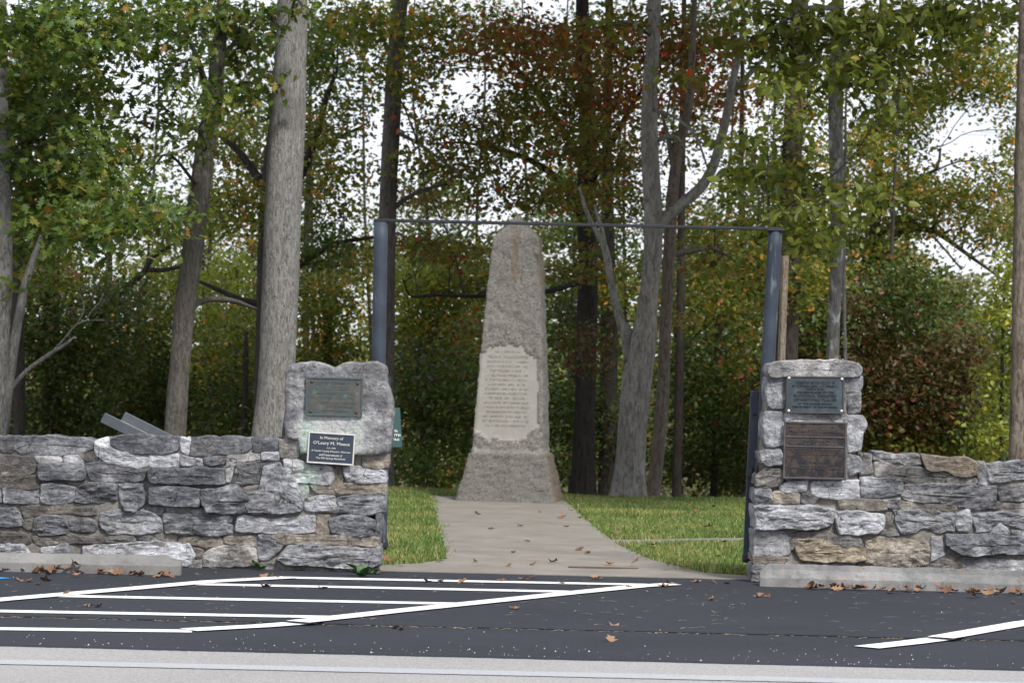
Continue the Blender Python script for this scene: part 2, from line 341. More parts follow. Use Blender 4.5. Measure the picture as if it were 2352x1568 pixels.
# the boundary lines run over the step between the two asphalt layers
def diag(pts_far, pts_near, far_z=.008):
    if pts_far: strip('painted_line', gl(pts_far), WL, M_WHITE, lot, far_z)
    if pts_near: strip('painted_line', gl(pts_near, Z_NEAR), WL, M_WHITE, edge, Z_NEAR+far_z)
p1 = [G(-420, 1421), G(0, 1378.5), G(300, 1353), G(480, 1337), G(665, 1327)]
strip('painted_line', p1, WL, M_WHITE, lot, .008)
strip('painted_line', [G(684, 1429.3), G(900, 1405.5), G(1060, 1389), G(1300, 1364), G(1470, 1347), G(1545, 1342.5)], WL, M_WHITE, lot, .008)
strip('painted_line', [G(432, 1448, Z_NEAR), G(600, 1439, Z_NEAR), G(730, 1429, Z_NEAR)], WL, M_WHITE, edge, Z_NEAR+.008)
strip('painted_line', [G(2160, 1465.5), G(2352, 1432), G(2560, 1404)], WL, M_WHITE, lot, .008)
strip('painted_line', [G(1990, 1488, Z_NEAR), G(2090, 1477, Z_NEAR), G(2225, 1460, Z_NEAR)], WL, M_WHITE, edge, Z_NEAR+.008)
for a, b in (((655, 1326.5), (1490, 1343)), ((450, 1341.5), (1310, 1359)), ((128, 1368.5), (1070, 1387)), ((-520, 1394), (800, 1418))):
    strip('painted_line', gl([a, b]), .165, M_WHITE, lot, .004)
strip('painted_line', [G(-560, 1437, Z_NEAR), G(440, 1449.5, Z_NEAR)], .165, M_WHITE, edge, Z_NEAR+.004)
strip('painted_line', [G(-60, 1332), G(14, 1327)], .10, M_BLUE, lot, .004)
strip('painted_line', [G(-900, 1500, Z_ROAD), G(3300, 1594, Z_ROAD)], .22, M_FADED, road, Z_ROAD+.004, .01)

def poly_sheet(name, pts, z, mat, jit=.03, th=.03, step=.06):
    out = []
    for a, b in zip(pts, pts[1:]+pts[:1]):
        m = max(1, int((b-a).length/step))
        for i in range(m):
            p = a.lerp(b, i/m); out.append((p.x+jit*fr(p.x*5, p.y*5, 1), p.y+jit*fr(p.x*5, p.y*5, 8)))
    n = len(out)
    vs = [(x, y, z) for x, y in out]+[(x, y, z-th) for x, y in out]
    return tag(mesh_obj(name, vs, [tuple(range(n))]+[(i, i+n, (i+1) % n+n, (i+1) % n) for i in range(n)], mat, smooth=False), kind='structure')
pl = [Vector((-1.02, 22.30, 0)), Vector((2.0, 22.30, 0)), Vector((1.75, 22.62, 0)), G(1620, 1316), G(1560, 1304), G(1480, 1280), G(1410, 1245), G(1352, 1200), G(1300, 1152), Vector((.57, 33.6, 0)), Vector((-.86, 33.6, 0)), G(996, 1152), G(1006, 1200), G(1027, 1284), Vector((-.60, 23.2, 0)), Vector((-.96, 22.75, 0))]
PATH_POLY = [(p.x, p.y) for p in pl]
poly_sheet('path', pl, .006, M_PATH)
sp = [G(1408, 1247), G(1470, 1246), G(1600, 1242), G(1760, 1241), G(2300, 1258), G(2300, 1250), G(1750, 1234.5), G(1600, 1236), G(1470, 1239), G(1400, 1239)]
poly_sheet('side_path', sp, .002, M_PATH, .012); SIDE_POLY = [(p.x, p.y) for p in sp]
def inside(x, y, poly):
    c = False; j = len(poly)-1
    for i in range(len(poly)):
        if (poly[i][1] > y) != (poly[j][1] > y) and x < (poly[j][0]-poly[i][0])*(y-poly[i][1])/(poly[j][1]-poly[i][1])+poly[i][0]: c = not c
        j = i
    return c
ml, ntl, bl = mat_new('lawn_soil'); vl = coords(ntl); nl = tex(ntl, vl, 2.2, 7, .7); nl2 = tex(ntl, vl, 60, 4, .7)
cl = mixc(ntl, ramp(ntl, nl, .38, .66), (.055, .085, .022), (.13, .125, .05)); setc(ntl, bl, mixc(ntl, ramp(ntl, nl2, .3, .7), mixc(ntl, .5, cl, (.02, .02, .01)), cl)); bl.inputs['Roughness'].default_value = 1; bump(ntl, bl, nl2, .8, .03)
lx = np.linspace(-12, 12, 61); ly = np.linspace(22.62, 35.3, 40)
def lz(x, y): return -.006+.0*x if y < 30 else -.006+.02*fr(x*.4, y*.4, 5)*min(1, (y-30)/3)-(max(0, y-34.6)*.08)
tag(mesh_obj('lawn', [(x, y, lz(x, y)-.004) for y in ly for x in lx], [(j*61+i, j*61+i+1, (j+1)*61+i+1, (j+1)*61+i) for j in range(39) for i in range(60)], ml), kind='structure')
def grass():
    N = 150000
    x = np.concatenate([rng.uniform(-2.2, 3.0, int(N*.75)), rng.uniform(-8, 8, N-int(N*.75))]); y = rng.uniform(22.45, 35.2, N)
    y = 22.45+(y-22.45)**1.0
    keep = np.array([not inside(a, b, PATH_POLY) and not inside(a, b, SIDE_POLY) for a, b in zip(x+rng.normal(0, .035, N), y+rng.normal(0, .02, N))])
    hf = np.array([fr(a*1.3, b*1.3, 4, 4) for a, b in zip(x, y)])
    keep &= (hf > -.75+rng.uniform(-.3, .3, N)); keep &= ~((y < 22.6) & ((x > -1.0) & (x < 1.5)))
    x, y, hf = x[keep], y[keep], hf[keep]; n = len(x)
    h = (.032+.022*rng.random(n)+.02*np.clip(hf, -.5, .8))*np.where(rng.random(n) < .03, 1.7, 1)
    # taller unmown tufts along the path and by the pillars
    edge_l = (np.abs(x-(-.55-.03*(y-23))) < .12) & (y < 26); near_p = (y < 23.3)
    h *= np.where(edge_l | near_p, 1.5, 1.0)
    a = rng.uniform(0, 2*PI, n); w = rng.uniform(.0025, .0045, n); ln = rng.uniform(.1, .9, n)*h; b = rng.uniform(0, 2*PI, n)
    z0 = np.array([lz(p, q) for p, q in zip(x, y)])-.004
    V = np.zeros((n, 5, 3)); dx, dy = np.cos(a), np.sin(a)
    for i, (t, ww) in enumerate(((0, 1), (0, -1), (.6, .75), (.6, -.75), (1, 0))):
        V[:, i, 0] = x+dx*w*ww+np.cos(b)*ln*t*t; V[:, i, 1] = y+dy*w*ww+np.sin(b)*ln*t*t; V[:, i, 2] = z0+h*t*(1-.15*t)
    Fq = np.array([[0, 1, 3], [0, 3, 2], [2, 3, 4]])[None]+np.arange(n)[:, None, None]*5
    g = np.clip(rng.normal(.24, .22, n)+hf*.9, 0, 1)[:, None]
    c = (1-g)*np.array([[.088, .165, .032]])+g*np.array([[.25, .26, .085]])
    dry = rng.random(n) < .10+.12*np.clip(hf, 0, 1); c[dry] = np.array([.36, .29, .14])
    c *= rng.uniform(.8, 1.4, (n, 1)); C = np.ones((n, 5, 4)); C[:, :, :3] = c[:, None, :]
    tag(mesh_obj('grass', V, Fq.reshape(-1, 3), M_GRASS, attr=C), 'short mown lawn grass with dry straw patches beside the path', 'grass', kind='stuff')
grass()

# ------------------------------------------------------------------ stone walls and pillars
YF = 22.2
def stone_mesh(pts, Y, depth, bulge, rough, seed, gap=-.013):
    q = [Vector((p.x, p.z)) for p in pts]
    ar = sum(q[i].x*q[(i+1) % len(q)].y-q[(i+1) % len(q)].x*q[i].y for i in range(len(q)))
    if ar < 0: q.reverse()
    ch = []
    for a, b in zip(q, q[1:]+q[:1]):
        d = (b-a).length; k = min(.2, .007/max(d, 1e-4)); ch += [a.lerp(b, k), a.lerp(b, 1-k)]
    out = []
    for a, b in zip(ch, ch[1:]+ch[:1]):
        m = max(1, int((b-a).length/.017)); out += [a.lerp(b, i/m) for i in range(m)]
    out = [Vector((p.x+.012*fr(p.x*11, p.y*11, seed, 5), p.y+.013*fr(p.x*11+50, p.y*11, seed, 5))) for p in out]
    x0, x1 = min(p.x for p in out), max(p.x for p in out); z0, z1 = min(p.y for p in out), max(p.y for p in out)
    w, h = x1-x0, z1-z0; hh = min(w, h)*.46; n = len(out)
    cx = sum(p.x for p in out)/n; cz = sum(p.y for p in out)/n
    def tgt(p):
        if w > h: return Vector((min(max(p.x, x0+hh), x1-hh), cz+(p.y-cz)*.06))
        return Vector((cx+(p.x-cx)*.06, min(max(p.y, z0+hh), z1-hh)))
    tg = [tgt(p) for p in out]
    half = max(hh, .02); vs = []; fs = []
    def depthf(x, z, t):
        e = min(1, t*half/.010); prof = 1-(1-e)**2
        nn = fr(x*3.2, z*6.5, seed, 5)*1.0+.45*fr(x*13, z*27, seed+3, 3)
        s = z*15+1.6*fr(x*2.5, z*2.5, seed+9, 3)+seed; led = (s-math.floor(s))-.5
        fac = fr(x*6, z*6, seed+20, 2)
        return -bulge*prof-rough*prof*(nn*.9+led*.35+.6*abs(fac))+.012*(1-prof)
    nr = 9 if half > .05 else 6
    rings = [('b', 0)]+([('s', k/4) for k in (3, 2, 1)] if depth > .3 else [])+[('f', (i/(nr-1))**1.35*.97) for i in range(nr)]
    for kind, t in rings:
        for p, g in zip(out, tg):
            ins = (g-p); L = ins.length or 1
            if kind == 'b': vs.append((p.x, Y+depth, p.y)); continue
            if kind == 's':
                k = 1+.0*t; o = .014*fr(p.x*7, t*depth*9, p.y*7+seed, 3); q2 = p-ins/L*o; vs.append((q2.x, Y+depth*t, q2.y)); continue
            q2 = p+ins*t+ins/L*gap*(1-t); vs.append((q2.x, Y+depthf(q2.x, q2.y, t), q2.y))
    R = len(rings)
    for r in range(R-1):
        for i in range(n):
            j = (i+1) % n; fs.append((r*n+i, r*n+j, (r+1)*n+j, (r+1)*n+i))
    fs.append(tuple(range((R-1)*n, R*n)))
    fs.append(tuple(range(n))[::-1])
    return vs, fs
SCNT = [0]
def stones(parent, data, ox, oy, sc, Y, depth, mat):
    for d in data:
        pts, tone, warm = d[0], d[1], d[2]; bl_, ro = d[3] if len(d) > 3 else (.010, .020); dep = d[4] if len(d) > 4 else depth
        yo = d[5] if len(d) > 5 else 0
        pp = [S(ox+pts[i]/sc, oy+pts[i+1]/sc, Y) for i in range(0, len(pts), 2)]
        SCNT[0] += 1
        vs, fs = stone_mesh(pp, Y+yo, dep, bl_, ro, SCNT[0]*7.31)
        o = mesh_obj('stone', vs, fs, mat, parent, smooth=ro < .0095); o['tone'] = float(.1+tone*.82); o['warm'] = float(warm)
def mortar(name, parent, outline, Y, depth, rec=.010, amp=.024):
    """core of cement behind the stones: a grid clipped to column tops"""
    xs_ = sorted(set([p[0] for p in outline])); x0, x1 = xs_[0], xs_[-1]; nx = int((x1-x0)/.03)
    def top(x):
        for a, b in zip(outline[:-1], outline[1:]):
            if a[0] <= x <= b[0]: return a[1]+(b[1]-a[1])*(x-a[0])/max(1e-6, b[0]-a[0])
        return outline[-1][1]
    nzr = 34; vs = []; fs = []
    for i in range(nx+1):
        x = x0+(x1-x0)*i/nx; t = top(x)
        for j in range(nzr+1):
            z = -.06+(t+.06)*j/nzr
            vs.append((x, Y+rec-amp*.9*fr(x*4, z*6, 11, 4)+.01*nz(x*30, z*30, 3), z))
        vs.append((x, Y+depth, t)); vs.append((x, Y+depth, -.06))
        m = nzr+3
        if i:
            a, b = (i-1)*m, i*m
            fs += [(a+j, b+j, b+j+1, a+j+1) for j in range(m-1)]
    m = nzr+3; fs.append(tuple(range(m))[::-1]); fs.append(tuple(range(nx*m, (nx+1)*m)))
    return mesh_obj(name, vs, fs, M_MORTAR, parent)

RO, SM = (.014, .028), (.008, .012)
left_wall = [
 ([-300, 330, -120, 322, -10, 320, -8, 430, -300, 440], .35, .1), ([0, 318, 118, 318, 118, 430, 60, 440, 0, 430], .30, .25),
 ([122, 312, 400, 308, 560, 322, 700, 325, 790, 350, 800, 400, 700, 440, 500, 460, 330, 455, 180, 440, 125, 400], .30, .05, SM),
 ([800, 360, 905, 322, 930, 400, 1005, 440, 1090, 450, 1238, 470, 1240, 545, 1180, 570, 1000, 550, 900, 520, 830, 470, 800, 410], 1.0, .0),
 ([915, 312, 1080, 305, 1350, 305, 1500, 318, 1515, 400, 1460, 445, 1240, 447, 1010, 432, 935, 380], .34, .0, SM),
 ([1516, 325, 1615, 325, 1612, 400, 1575, 455, 1530, 430], 1.05, .0), ([1622, 320, 1900, 312, 2100, 318, 2115, 400, 2060, 440, 1900, 450, 1640, 465, 1598, 445], .40, .1, SM),
 ([2126, 318, 2345, 322, 2345, 425, 2260, 440, 2128, 430], .34, .0, SM),
 ([285, 468, 500, 470, 512, 520, 420, 532, 322, 522], .75, .15, SM), ([540, 462, 640, 457, 705, 515, 640, 540, 535, 522], .75, .1, SM), ([660, 452, 795, 440, 825, 482, 815, 512, 735, 520, 695, 492], .30, .5, SM),
 ([1252, 452, 1500, 457, 1510, 550, 1450, 565, 1260, 565], 1.05, .0), ([1520, 470, 1650, 475, 1650, 540, 1560, 552, 1520, 552], .5, .0, SM), ([1658, 480, 1698, 490, 1700, 555, 1660, 550], 1.0, 0.),
 ([1710, 490, 1900, 467, 1890, 540, 1780, 560, 1722, 542], .42, .0), ([1908, 462, 2050, 450, 2180, 442, 2188, 492, 2050, 508, 1960, 560, 1900, 560], .85, .3, SM), ([2196, 447, 2345, 442, 2350, 495, 2200, 500], .95, .1),
 ([-300, 460, 260, 465, 305, 500, 300, 600, 240, 620, -300, 625], .28, .45, SM),
 ([325, 540, 440, 527, 700, 537, 716, 650, 680, 672, 400, 664, 335, 655], .34, .05, (.045, .014)), ([722, 527, 870, 525, 920, 560, 1100, 562, 1220, 590, 1215, 660, 1150, 678, 900, 685, 765, 680, 742, 640], .33, .1),
 ([1255, 582, 1500, 568, 1880, 582, 1892, 690, 1760, 707, 1480, 702, 1290, 688, 1248, 640], .28, .02, (.05, .016)),
 ([1985, 540, 2110, 517, 2350, 512, 2372, 600, 2310, 695, 2200, 690, 2010, 708, 1950, 690, 1972, 600], .38, .15), ([-300, 632, 240, 630, 325, 652, 330, 740, 250, 745, -300, 720], .28, .6, SM), ([1905, 585, 1968, 565, 1962, 612, 1930, 682, 1902, 675], .8, .2, SM),
 ([-300, 730, -5, 735, 5, 860, -300, 880], .4, .1), ([20, 742, 140, 732, 330, 748, 345, 862, 260, 872, 40, 862], .48, .05), ([345, 702, 500, 702, 625, 722, 620, 850, 480, 885, 352, 870], .62, .05),
 ([642, 732, 740, 694, 970, 702, 985, 840, 880, 862, 720, 872, 632, 842], .36, .0, RO), ([1000, 704, 1190, 712, 1215, 850, 1160, 918, 1060, 918, 1008, 822], .52, .0, RO), ([1252, 737, 1420, 727, 1678, 742, 1680, 888, 1420, 878, 1260, 868], .36, .0, (.045, .018)),
 ([1692, 742, 2000, 727, 2060, 795, 2160, 850, 2230, 945, 2100, 945, 1750, 945, 1697, 880], .42, .02, (.05, .03)), ([2040, 745, 2240, 704, 2350, 722, 2330, 775, 2200, 770, 2090, 800], .45, .45, SM),
 ([-300, 905, 120, 907, 170, 940, 178, 1060, 60, 1060, -300, 1050], .5, .0), ([184, 882, 500, 892, 810, 902, 818, 958, 600, 950, 380, 958, 210, 1000, 186, 940], .25, .6, SM), ([190, 1010, 285, 985, 265, 1090, 190, 1075], .3, .5, SM),
 ([290, 992, 440, 967, 560, 990, 570, 1120, 330, 1130, 270, 1092], .46, .05, RO), ([580, 1000, 740, 987, 820, 1030, 800, 1100, 620, 1110, 580, 1080], .36, .1), ([850, 950, 1000, 922, 1220, 927, 1300, 962, 1350, 1012, 1358, 1110, 1180, 1120, 900, 1120, 842, 1040], .80, .0, RO),
 ([1030, 880, 1180, 925, 1370, 905, 1365, 950, 1310, 955, 1220, 922, 1010, 918], .55, .25, SM), ([1372, 952, 1540, 952, 1540, 1030, 1372, 1030], .42, .0), ([1548, 957, 1940, 967, 1948, 1030, 1760, 1035, 1550, 1027], .44, .0), ([1380, 1042, 1700, 1038, 1948, 1047, 1950, 1120, 1840, 1138, 1600, 1120, 1390, 1110], .42, .0, RO),
 ([1402, 900, 1540, 900, 1540, 935, 1402, 938], .6, .05), ([1605, 922, 1690, 918, 1692, 945, 1610, 950], .8, .2, SM),
 ([-300, 1070, 250, 1140, 258, 1200, -300, 1190], .22, .7, SM), ([270, 1150, 570, 1135, 840, 1162, 900, 1200, 600, 1198, 380, 1220, 290, 1200], .24, .65, SM), ([870, 1150, 1130, 1147, 1130, 1190, 1000, 1210, 885, 1200], .42, .35), ([1150, 1132, 1380, 1132, 1380, 1170, 1150, 1172], .58, .2),
 ([1500, 1145, 1860, 1152, 1868, 1222, 1700, 1232, 1500, 1182], .25, .65, SM), ([1880, 1147, 2168, 1142, 2174, 1240, 2060, 1238, 2040, 1210, 1882, 1202], .45, .65, SM),
 ([-300, 1215, 200, 1202, 250, 1290, -300, 1300], .9, .0), ([345, 1240, 580, 1205, 582, 1300, 350, 1300], .62, .1), ([700, 1232, 1200, 1188, 1580, 1202, 1640, 1300, 1600, 1380, 1500, 1400, 1100, 1400, 700, 1390], .98, .05, RO),
 ([1705, 1290, 1860, 1235, 2100, 1222, 2158, 1262, 2158, 1382, 1950, 1400, 1712, 1392], .52, .4, SM), ([1560, 1370, 1690, 1342, 1692, 1410, 1550, 1410], .6, .35, SM), ([1622, 1240, 1700, 1260, 1690, 1330, 1645, 1330], .3, .6, SM), ([-300, 1310, 690, 1310, 690, 1420, -300, 1420], .5, .3)]
CP = .42
for i in (0, 1, 2, 4, 5, 6, 7): left_wall[i] = (*left_wall[i][:3], left_wall[i][3] if len(left_wall[i]) > 3 else SM, CP)
lp_up = [   # left pillar, crop origin (900,1300), 1.743 px per pixel
 ([322, 122, 400, 110, 480, 104, 560, 116, 615, 150, 680, 114, 780, 106, 890, 108, 940, 122, 950, 160, 957, 250, 985, 330, 1000, 430, 992, 540, 985, 600, 975, 690, 900, 706, 790, 706, 560, 702, 396, 698, 390, 606, 302, 596, 297, 500, 306, 350, 303, 160], .62, .16, (.05, .009), .5),
 ([262, 602, 378, 610, 385, 722, 300, 730, 268, 712], .36, .4, SM), ([285, 742, 380, 737, 440, 772, 600, 782, 615, 850, 580, 905, 440, 890, 372, 880, 310, 850], 1.0, .0, RO), ([622, 782, 674, 790, 668, 872, 640, 960, 600, 905], .5, .8, SM),
 ([682, 790, 800, 790, 932, 802, 945, 880, 850, 890, 692, 872], 1.0, .0, RO, .5), ([800, 705, 960, 690, 965, 780, 860, 790, 800, 780], .55, .7, SM, .5), ([455, 905, 640, 910, 690, 890, 945, 892, 948, 950, 850, 955, 640, 962, 520, 955], .6, .75, SM, .5), ([380, 890, 440, 900, 440, 985, 420, 1000, 395, 950], .65, .2, SM),
 ([430, 1000, 520, 967, 620, 982, 640, 1050, 690, 1080, 520, 1070, 422, 1060], 1.0, .02, RO), ([640, 987, 800, 967, 948, 962, 940, 1080, 820, 1088, 700, 1080, 645, 1048], .66, .0, RO, .5),
 ([585, 1132, 680, 1107, 820, 1112, 885, 1135, 885, 1230, 750, 1235, 600, 1212], .50, .0, RO, .45), ([505, 1100, 580, 1090, 590, 1220, 500, 1230], .5, .75, SM), ([895, 1095, 925, 1090, 918, 1240, 890, 1235], .5, .1, SM, .5),
 ([205, 1222, 480, 1232, 920, 1242, 905, 1300, 830, 1302, 600, 1290, 400, 1282, 290, 1290], .62, .75, SM, .5), ([122, 1232, 200, 1228, 285, 1290, 180, 1400, 122, 1390], .62, .05), ([240, 1390, 320, 1312, 420, 1290, 700, 1312, 850, 1325, 915, 1310, 915, 1420, 850, 1440, 700, 1440, 500, 1422, 300, 1412], .66, .05, (.05, .03), .5),
 ([130, 1412, 400, 1432, 700, 1450, 905, 1440, 900, 1475, 700, 1500, 400, 1490, 130, 1470], .5, .35, SM, .5), ([150, 792, 260, 762, 370, 882, 412, 1000, 400, 1075, 260, 1082, 60, 1070, 20, 980, 130, 930], .66, .02, (.045, .03)), ([-20, 1112, 60, 1110, 240, 1125, 400, 1110, 490, 1112, 492, 1210, 380, 1218, 200, 1214, -20, 1200], 1.0, .0)]
right_pil = [ # right pillar, crop origin (2700,1300), 1.65
 ([315, 108, 370, 98, 560, 92, 690, 85, 800, 100, 868, 125, 876, 150, 860, 182, 770, 182, 420, 178, 318, 188, 296, 150], .72, .25, (.035, .01), .5), ([296, 192, 405, 192, 402, 380, 302, 376, 280, 280], .70, .05, SM, .5), ([777, 187, 872, 187, 866, 250, 850, 280, 780, 288], .66, .05, SM, .45), ([784, 297, 860, 284, 866, 350, 862, 405, 790, 412], .64, .05, SM, .45),
 ([408, 182, 774, 184, 780, 412, 408, 408], .6, .2, (.01, .004), .45), ([284, 412, 388, 408, 395, 616, 290, 612, 268, 560], .76, .0, SM, .5), ([397, 415, 788, 420, 788, 470, 397, 468], .85, .15, (.02, .008), .45), ([788, 428, 880, 434, 900, 470, 880, 560, 866, 600, 862, 640, 792, 650], .88, .0, SM, .45),
 ([245, 655, 330, 637, 382, 640, 386, 728, 300, 735, 255, 712], .55, .0, (.045, .012), .5), ([398, 474, 784, 474, 784, 820, 398, 816], .6, .2, (.01, .004), .4), ([788, 672, 860, 690, 876, 720, 872, 770, 792, 788], .75, .0, SM, .4), ([225, 800, 280, 757, 386, 762, 392, 822, 370, 850, 290, 880, 222, 862], .52, .4, RO, .5),
 ([375, 852, 440, 832, 540, 826, 525, 892, 420, 905, 382, 890], .9, .05), ([570, 842, 700, 832, 862, 827, 862, 935, 740, 940, 620, 920, 567, 910], 1.1, .0, SM), ([326, 906, 490, 902, 490, 965, 410, 970, 326, 968], .72, .85, SM), ([215, 890, 318, 885, 318, 970, 230, 972, 208, 940], .6, .1, RO, .5), ([500, 905, 560, 915, 610, 930, 580, 975, 500, 970], .5, .3, SM),
 ([212, 982, 400, 987, 600, 985, 700, 1012, 700, 1090, 600, 1128, 400, 1120, 218, 1130], 1.0, .0, (.05, .03), .5), ([712, 1022, 860, 1015, 1010, 1040, 1010, 1120, 975, 1150, 860, 1160, 740, 1165, 708, 1092], 1.05, .0, RO), ([212, 1140, 390, 1150, 420, 1180, 420, 1280, 390, 1290, 210, 1282], .86, .1, SM, .5), ([425, 1160, 640, 1140, 730, 1175, 860, 1180, 890, 1235, 720, 1225, 640, 1190, 478, 1180, 450, 1260, 428, 1260], .5, .45, SM),
 ([475, 1187, 640, 1197, 720, 1232, 900, 1242, 902, 1322, 800, 1332, 600, 1332, 490, 1312, 466, 1250], .80, 1.1, RO), ([205, 1292, 420, 1300, 445, 1342, 270, 1348, 208, 1340], .62, .75, SM, .5), ([202, 1352, 300, 1352, 290, 1478, 200, 1455], .62, .1, RO, .5), ([732, 957, 860, 942, 1030, 950, 1030, 1010, 860, 1008, 740, 1002], .5, .7, SM)]
right_wall = [ # crop origin (3200,1600), 2.24
 ([62, 235, 160, 240, 150, 300, 165, 380, 60, 400], .38, .35, SM, CP), ([170, 215, 400, 240, 480, 225, 545, 240, 572, 320, 480, 335, 380, 302, 180, 275], .52, .2, RO, CP), ([552, 236, 700, 250, 830, 275, 960, 266, 1034, 290, 1032, 390, 960, 418, 850, 405, 800, 377, 740, 367, 620, 347, 582, 290], .48, .95, (.035, .014), CP),
 ([1042, 290, 1100, 295, 1122, 400, 1135, 480, 1060, 480, 1042, 400], .46, .2, SM, CP), ([1122, 316, 1434, 300, 1700, 310, 1700, 450, 1434, 435, 1330, 442, 1200, 470, 1148, 470], .60, .05, RO, CP), ([180, 290, 380, 312, 570, 350, 740, 380, 840, 415, 1036, 428, 1050, 480, 700, 480, 440, 470, 330, 425, 180, 420], .38, .4, SM),
 ([62, 430, 250, 424, 410, 457, 425, 550, 300, 585, 62, 600], .52, .02), ([437, 492, 700, 478, 1040, 492, 1200, 502, 1195, 688, 1000, 688, 780, 640, 500, 618, 405, 608], .48, .12, RO), ([1225, 512, 1434, 500, 1700, 500, 1700, 620, 1434, 612, 1240, 625], .42, .15), ([392, 632, 560, 622, 790, 648, 870, 682, 850, 708, 700, 700, 400, 690], .55, .75, SM), ([1205, 642, 1434, 640, 1700, 660, 1700, 735, 1434, 735, 1300, 712, 1200, 692], .5, .5, SM),
 ([250, 615, 385, 605, 380, 690, 340, 690, 290, 660], .72, .1, RO), ([340, 702, 560, 702, 820, 714, 860, 762, 850, 868, 700, 880, 600, 852, 400, 898, 352, 780], .66, .02, RO), ([870, 722, 985, 692, 990, 800, 960, 870, 872, 880], .85, .05, RO), ([1000, 742, 1200, 716, 1434, 745, 1700, 745, 1700, 850, 1434, 850, 1310, 820, 1240, 795, 1130, 880, 1030, 888], .62, .02, RO), ([1140, 890, 1240, 805, 1310, 865, 1300, 892], .95, .0, SM),
 ([275, 715, 340, 730, 385, 905, 215, 905, 195, 890, 255, 795], .45, .4, SM), ([107, 962, 200, 922, 500, 952, 635, 972, 640, 1150, 500, 1165, 200, 1175, 110, 1142], .78, .75, RO), ([780, 912, 970, 907, 1200, 907, 1434, 930, 1450, 1075, 1260, 1055, 1060, 1080, 920, 1080, 850, 1030, 782, 990], .46, .0, (.05, .028)), ([1320, 870, 1450, 865, 1700, 870, 1700, 1080, 1460, 1075, 1440, 925, 1320, 900], .62, .0, RO), ([650, 930, 732, 930, 772, 1000, 762, 1080, 700, 1110, 652, 1130], .8, .1, SM), ([645, 1110, 780, 1085, 905, 1105, 900, 1190, 645, 1195], .5, .45, SM), ([920, 1130, 1100, 1112, 1434, 1122, 1700, 1120, 1700, 1220, 920, 1220], .68, .15, SM),
 ([0, 1180, 640, 1185, 1700, 1225, 1700, 1330, 0, 1280], .5, .2, SM)]
wl_b = Vector((P(330, 1300, YF).x, YF+.2, 0))
wallL = thing('stone_wall', wl_b, 'low grey limestone wall with white patches behind the wheel stop without rust', 'wall', 'stone walls')
mortar('mortar', wallL, [(S(-140, 1670, YF).x, S(-140, 1655, YF).z), (S(60, 1660, YF).x, S(60, 1655, YF).z), (S(1060, 1655, YF).x, S(1060, 1655, YF).z)], YF, .42)
stones(wallL, left_wall, 0, 1500, 2.24, YF, .2, M_STONE)
pl_b = Vector((P(768, 1312, YF).x, YF+.2, 0))
pilL = thing('gate_pillar', pl_b, 'stone gate pillar with notched monolith cap and green copper stain', 'pillar', 'gate pillars')
mortar('mortar', pilL, [(S(1055, 1700, YF).x, 1.0), (S(1085, 1400, YF).x, S(1085, 1480, YF).z), (S(1400, 1400, YF).x, S(1400, 1480, YF).z)], YF, .46)
stones(pilL, lp_up, 900, 1300, 1.743, YF-.012, .2, M_STONEP)
YR = 22.1
pr_b = Vector((P(1860, 1345, YR).x, YR+.2, 0))
pilR = thing('gate_pillar', pr_b, 'stone gate pillar with flat cap, ragged sides and tan blocks near its foot', 'pillar', 'gate pillars')
mortar('mortar', pilR, [(S(2842, 1800, YR).x, .62), (S(2880, 1500, YR).x, S(2900, 1480, YR).z), (S(3205, 1500, YR).x, S(3205, 1480, YR).z), (S(3225, 1500, YR).x, .9)], YR, .46)
stones(pilR, right_pil, 2700, 1300, 1.65, YR-.012, .2, M_STONE)
wr_b = Vector((P(2160, 1350, YR).x, YR+.2, 0))
wallR = thing('stone_wall', wr_b, 'low limestone wall with a rusty brown slab in its uneven coping', 'wall', 'stone walls')
mortar('mortar', wallR, [(S(3225, 1700, YR).x, S(3225, 1750, YR).z), (S(3680, 1700, YR).x, S(3680, 1770, YR).z), (S(3960, 1700, YR).x, S(3960, 1780, YR).z)], YR, .42)
stones(wallR, right_wall, 3200, 1600, 2.24, YR, .2, M_STONE)

def wall_end(parent, x0, x1, top, Y, seed):                # the walls run on past the picture's edges
    r = random.Random(seed); z = -.02; row = 0
    while z < top-.03:
        last = z > top-.26; h = (top-z) if last else r.uniform(.11, .17); x = x0
        while x < x1-.05:
            w = min(r.uniform(.22, .55), x1-x)
            if x1-x-w < .12: w = x1-x
            j = lambda a: r.uniform(-a, a)
            pp = [Vector((x+.004, 0, z+j(.01))), Vector((x+w/2, 0, z+j(.012))), Vector((x+w-.004, 0, z+j(.01))), Vector((x+w-.004+j(.012), 0, z+h-.004+j(.01))), Vector((x+w*.5, 0, z+h-.004+j(.008))), Vector((x+.004+j(.012), 0, z+h-.004+j(.01)))]
            SCNT[0] += 1; vs, fs = stone_mesh(pp, Y, CP if last else .2, .016, .02, SCNT[0]*7.31, -.004)
            o = mesh_obj('stone', vs, fs, M_STONE, parent, smooth=False); o['tone'] = r.choice((.32, .36, .45, .5, .6, .75, .95)); o['warm'] = r.choice((0., 0., .1, .3, .5)); x += w
        z += h; row += 1
xl = S(-130, 1700, YF).x; xr = S(3955, 1700, YR).x
wall_end(wallL, xl-1.8, xl, S(-130, 1645, YF).z, YF, 3); wall_end(wallR, xr, xr+1.8, S(3960, 1745, YR).z, YR, 5)
mortar('mortar', wallL, [(xl-1.79, S(-130, 1665, YF).z), (xl-.006, S(-130, 1665, YF).z)], YF, .41); mortar('mortar', wallR, [(xr+.012, S(3960, 1780, YR).z), (xr+1.79, S(3960, 1780, YR).z)], YR, .41)

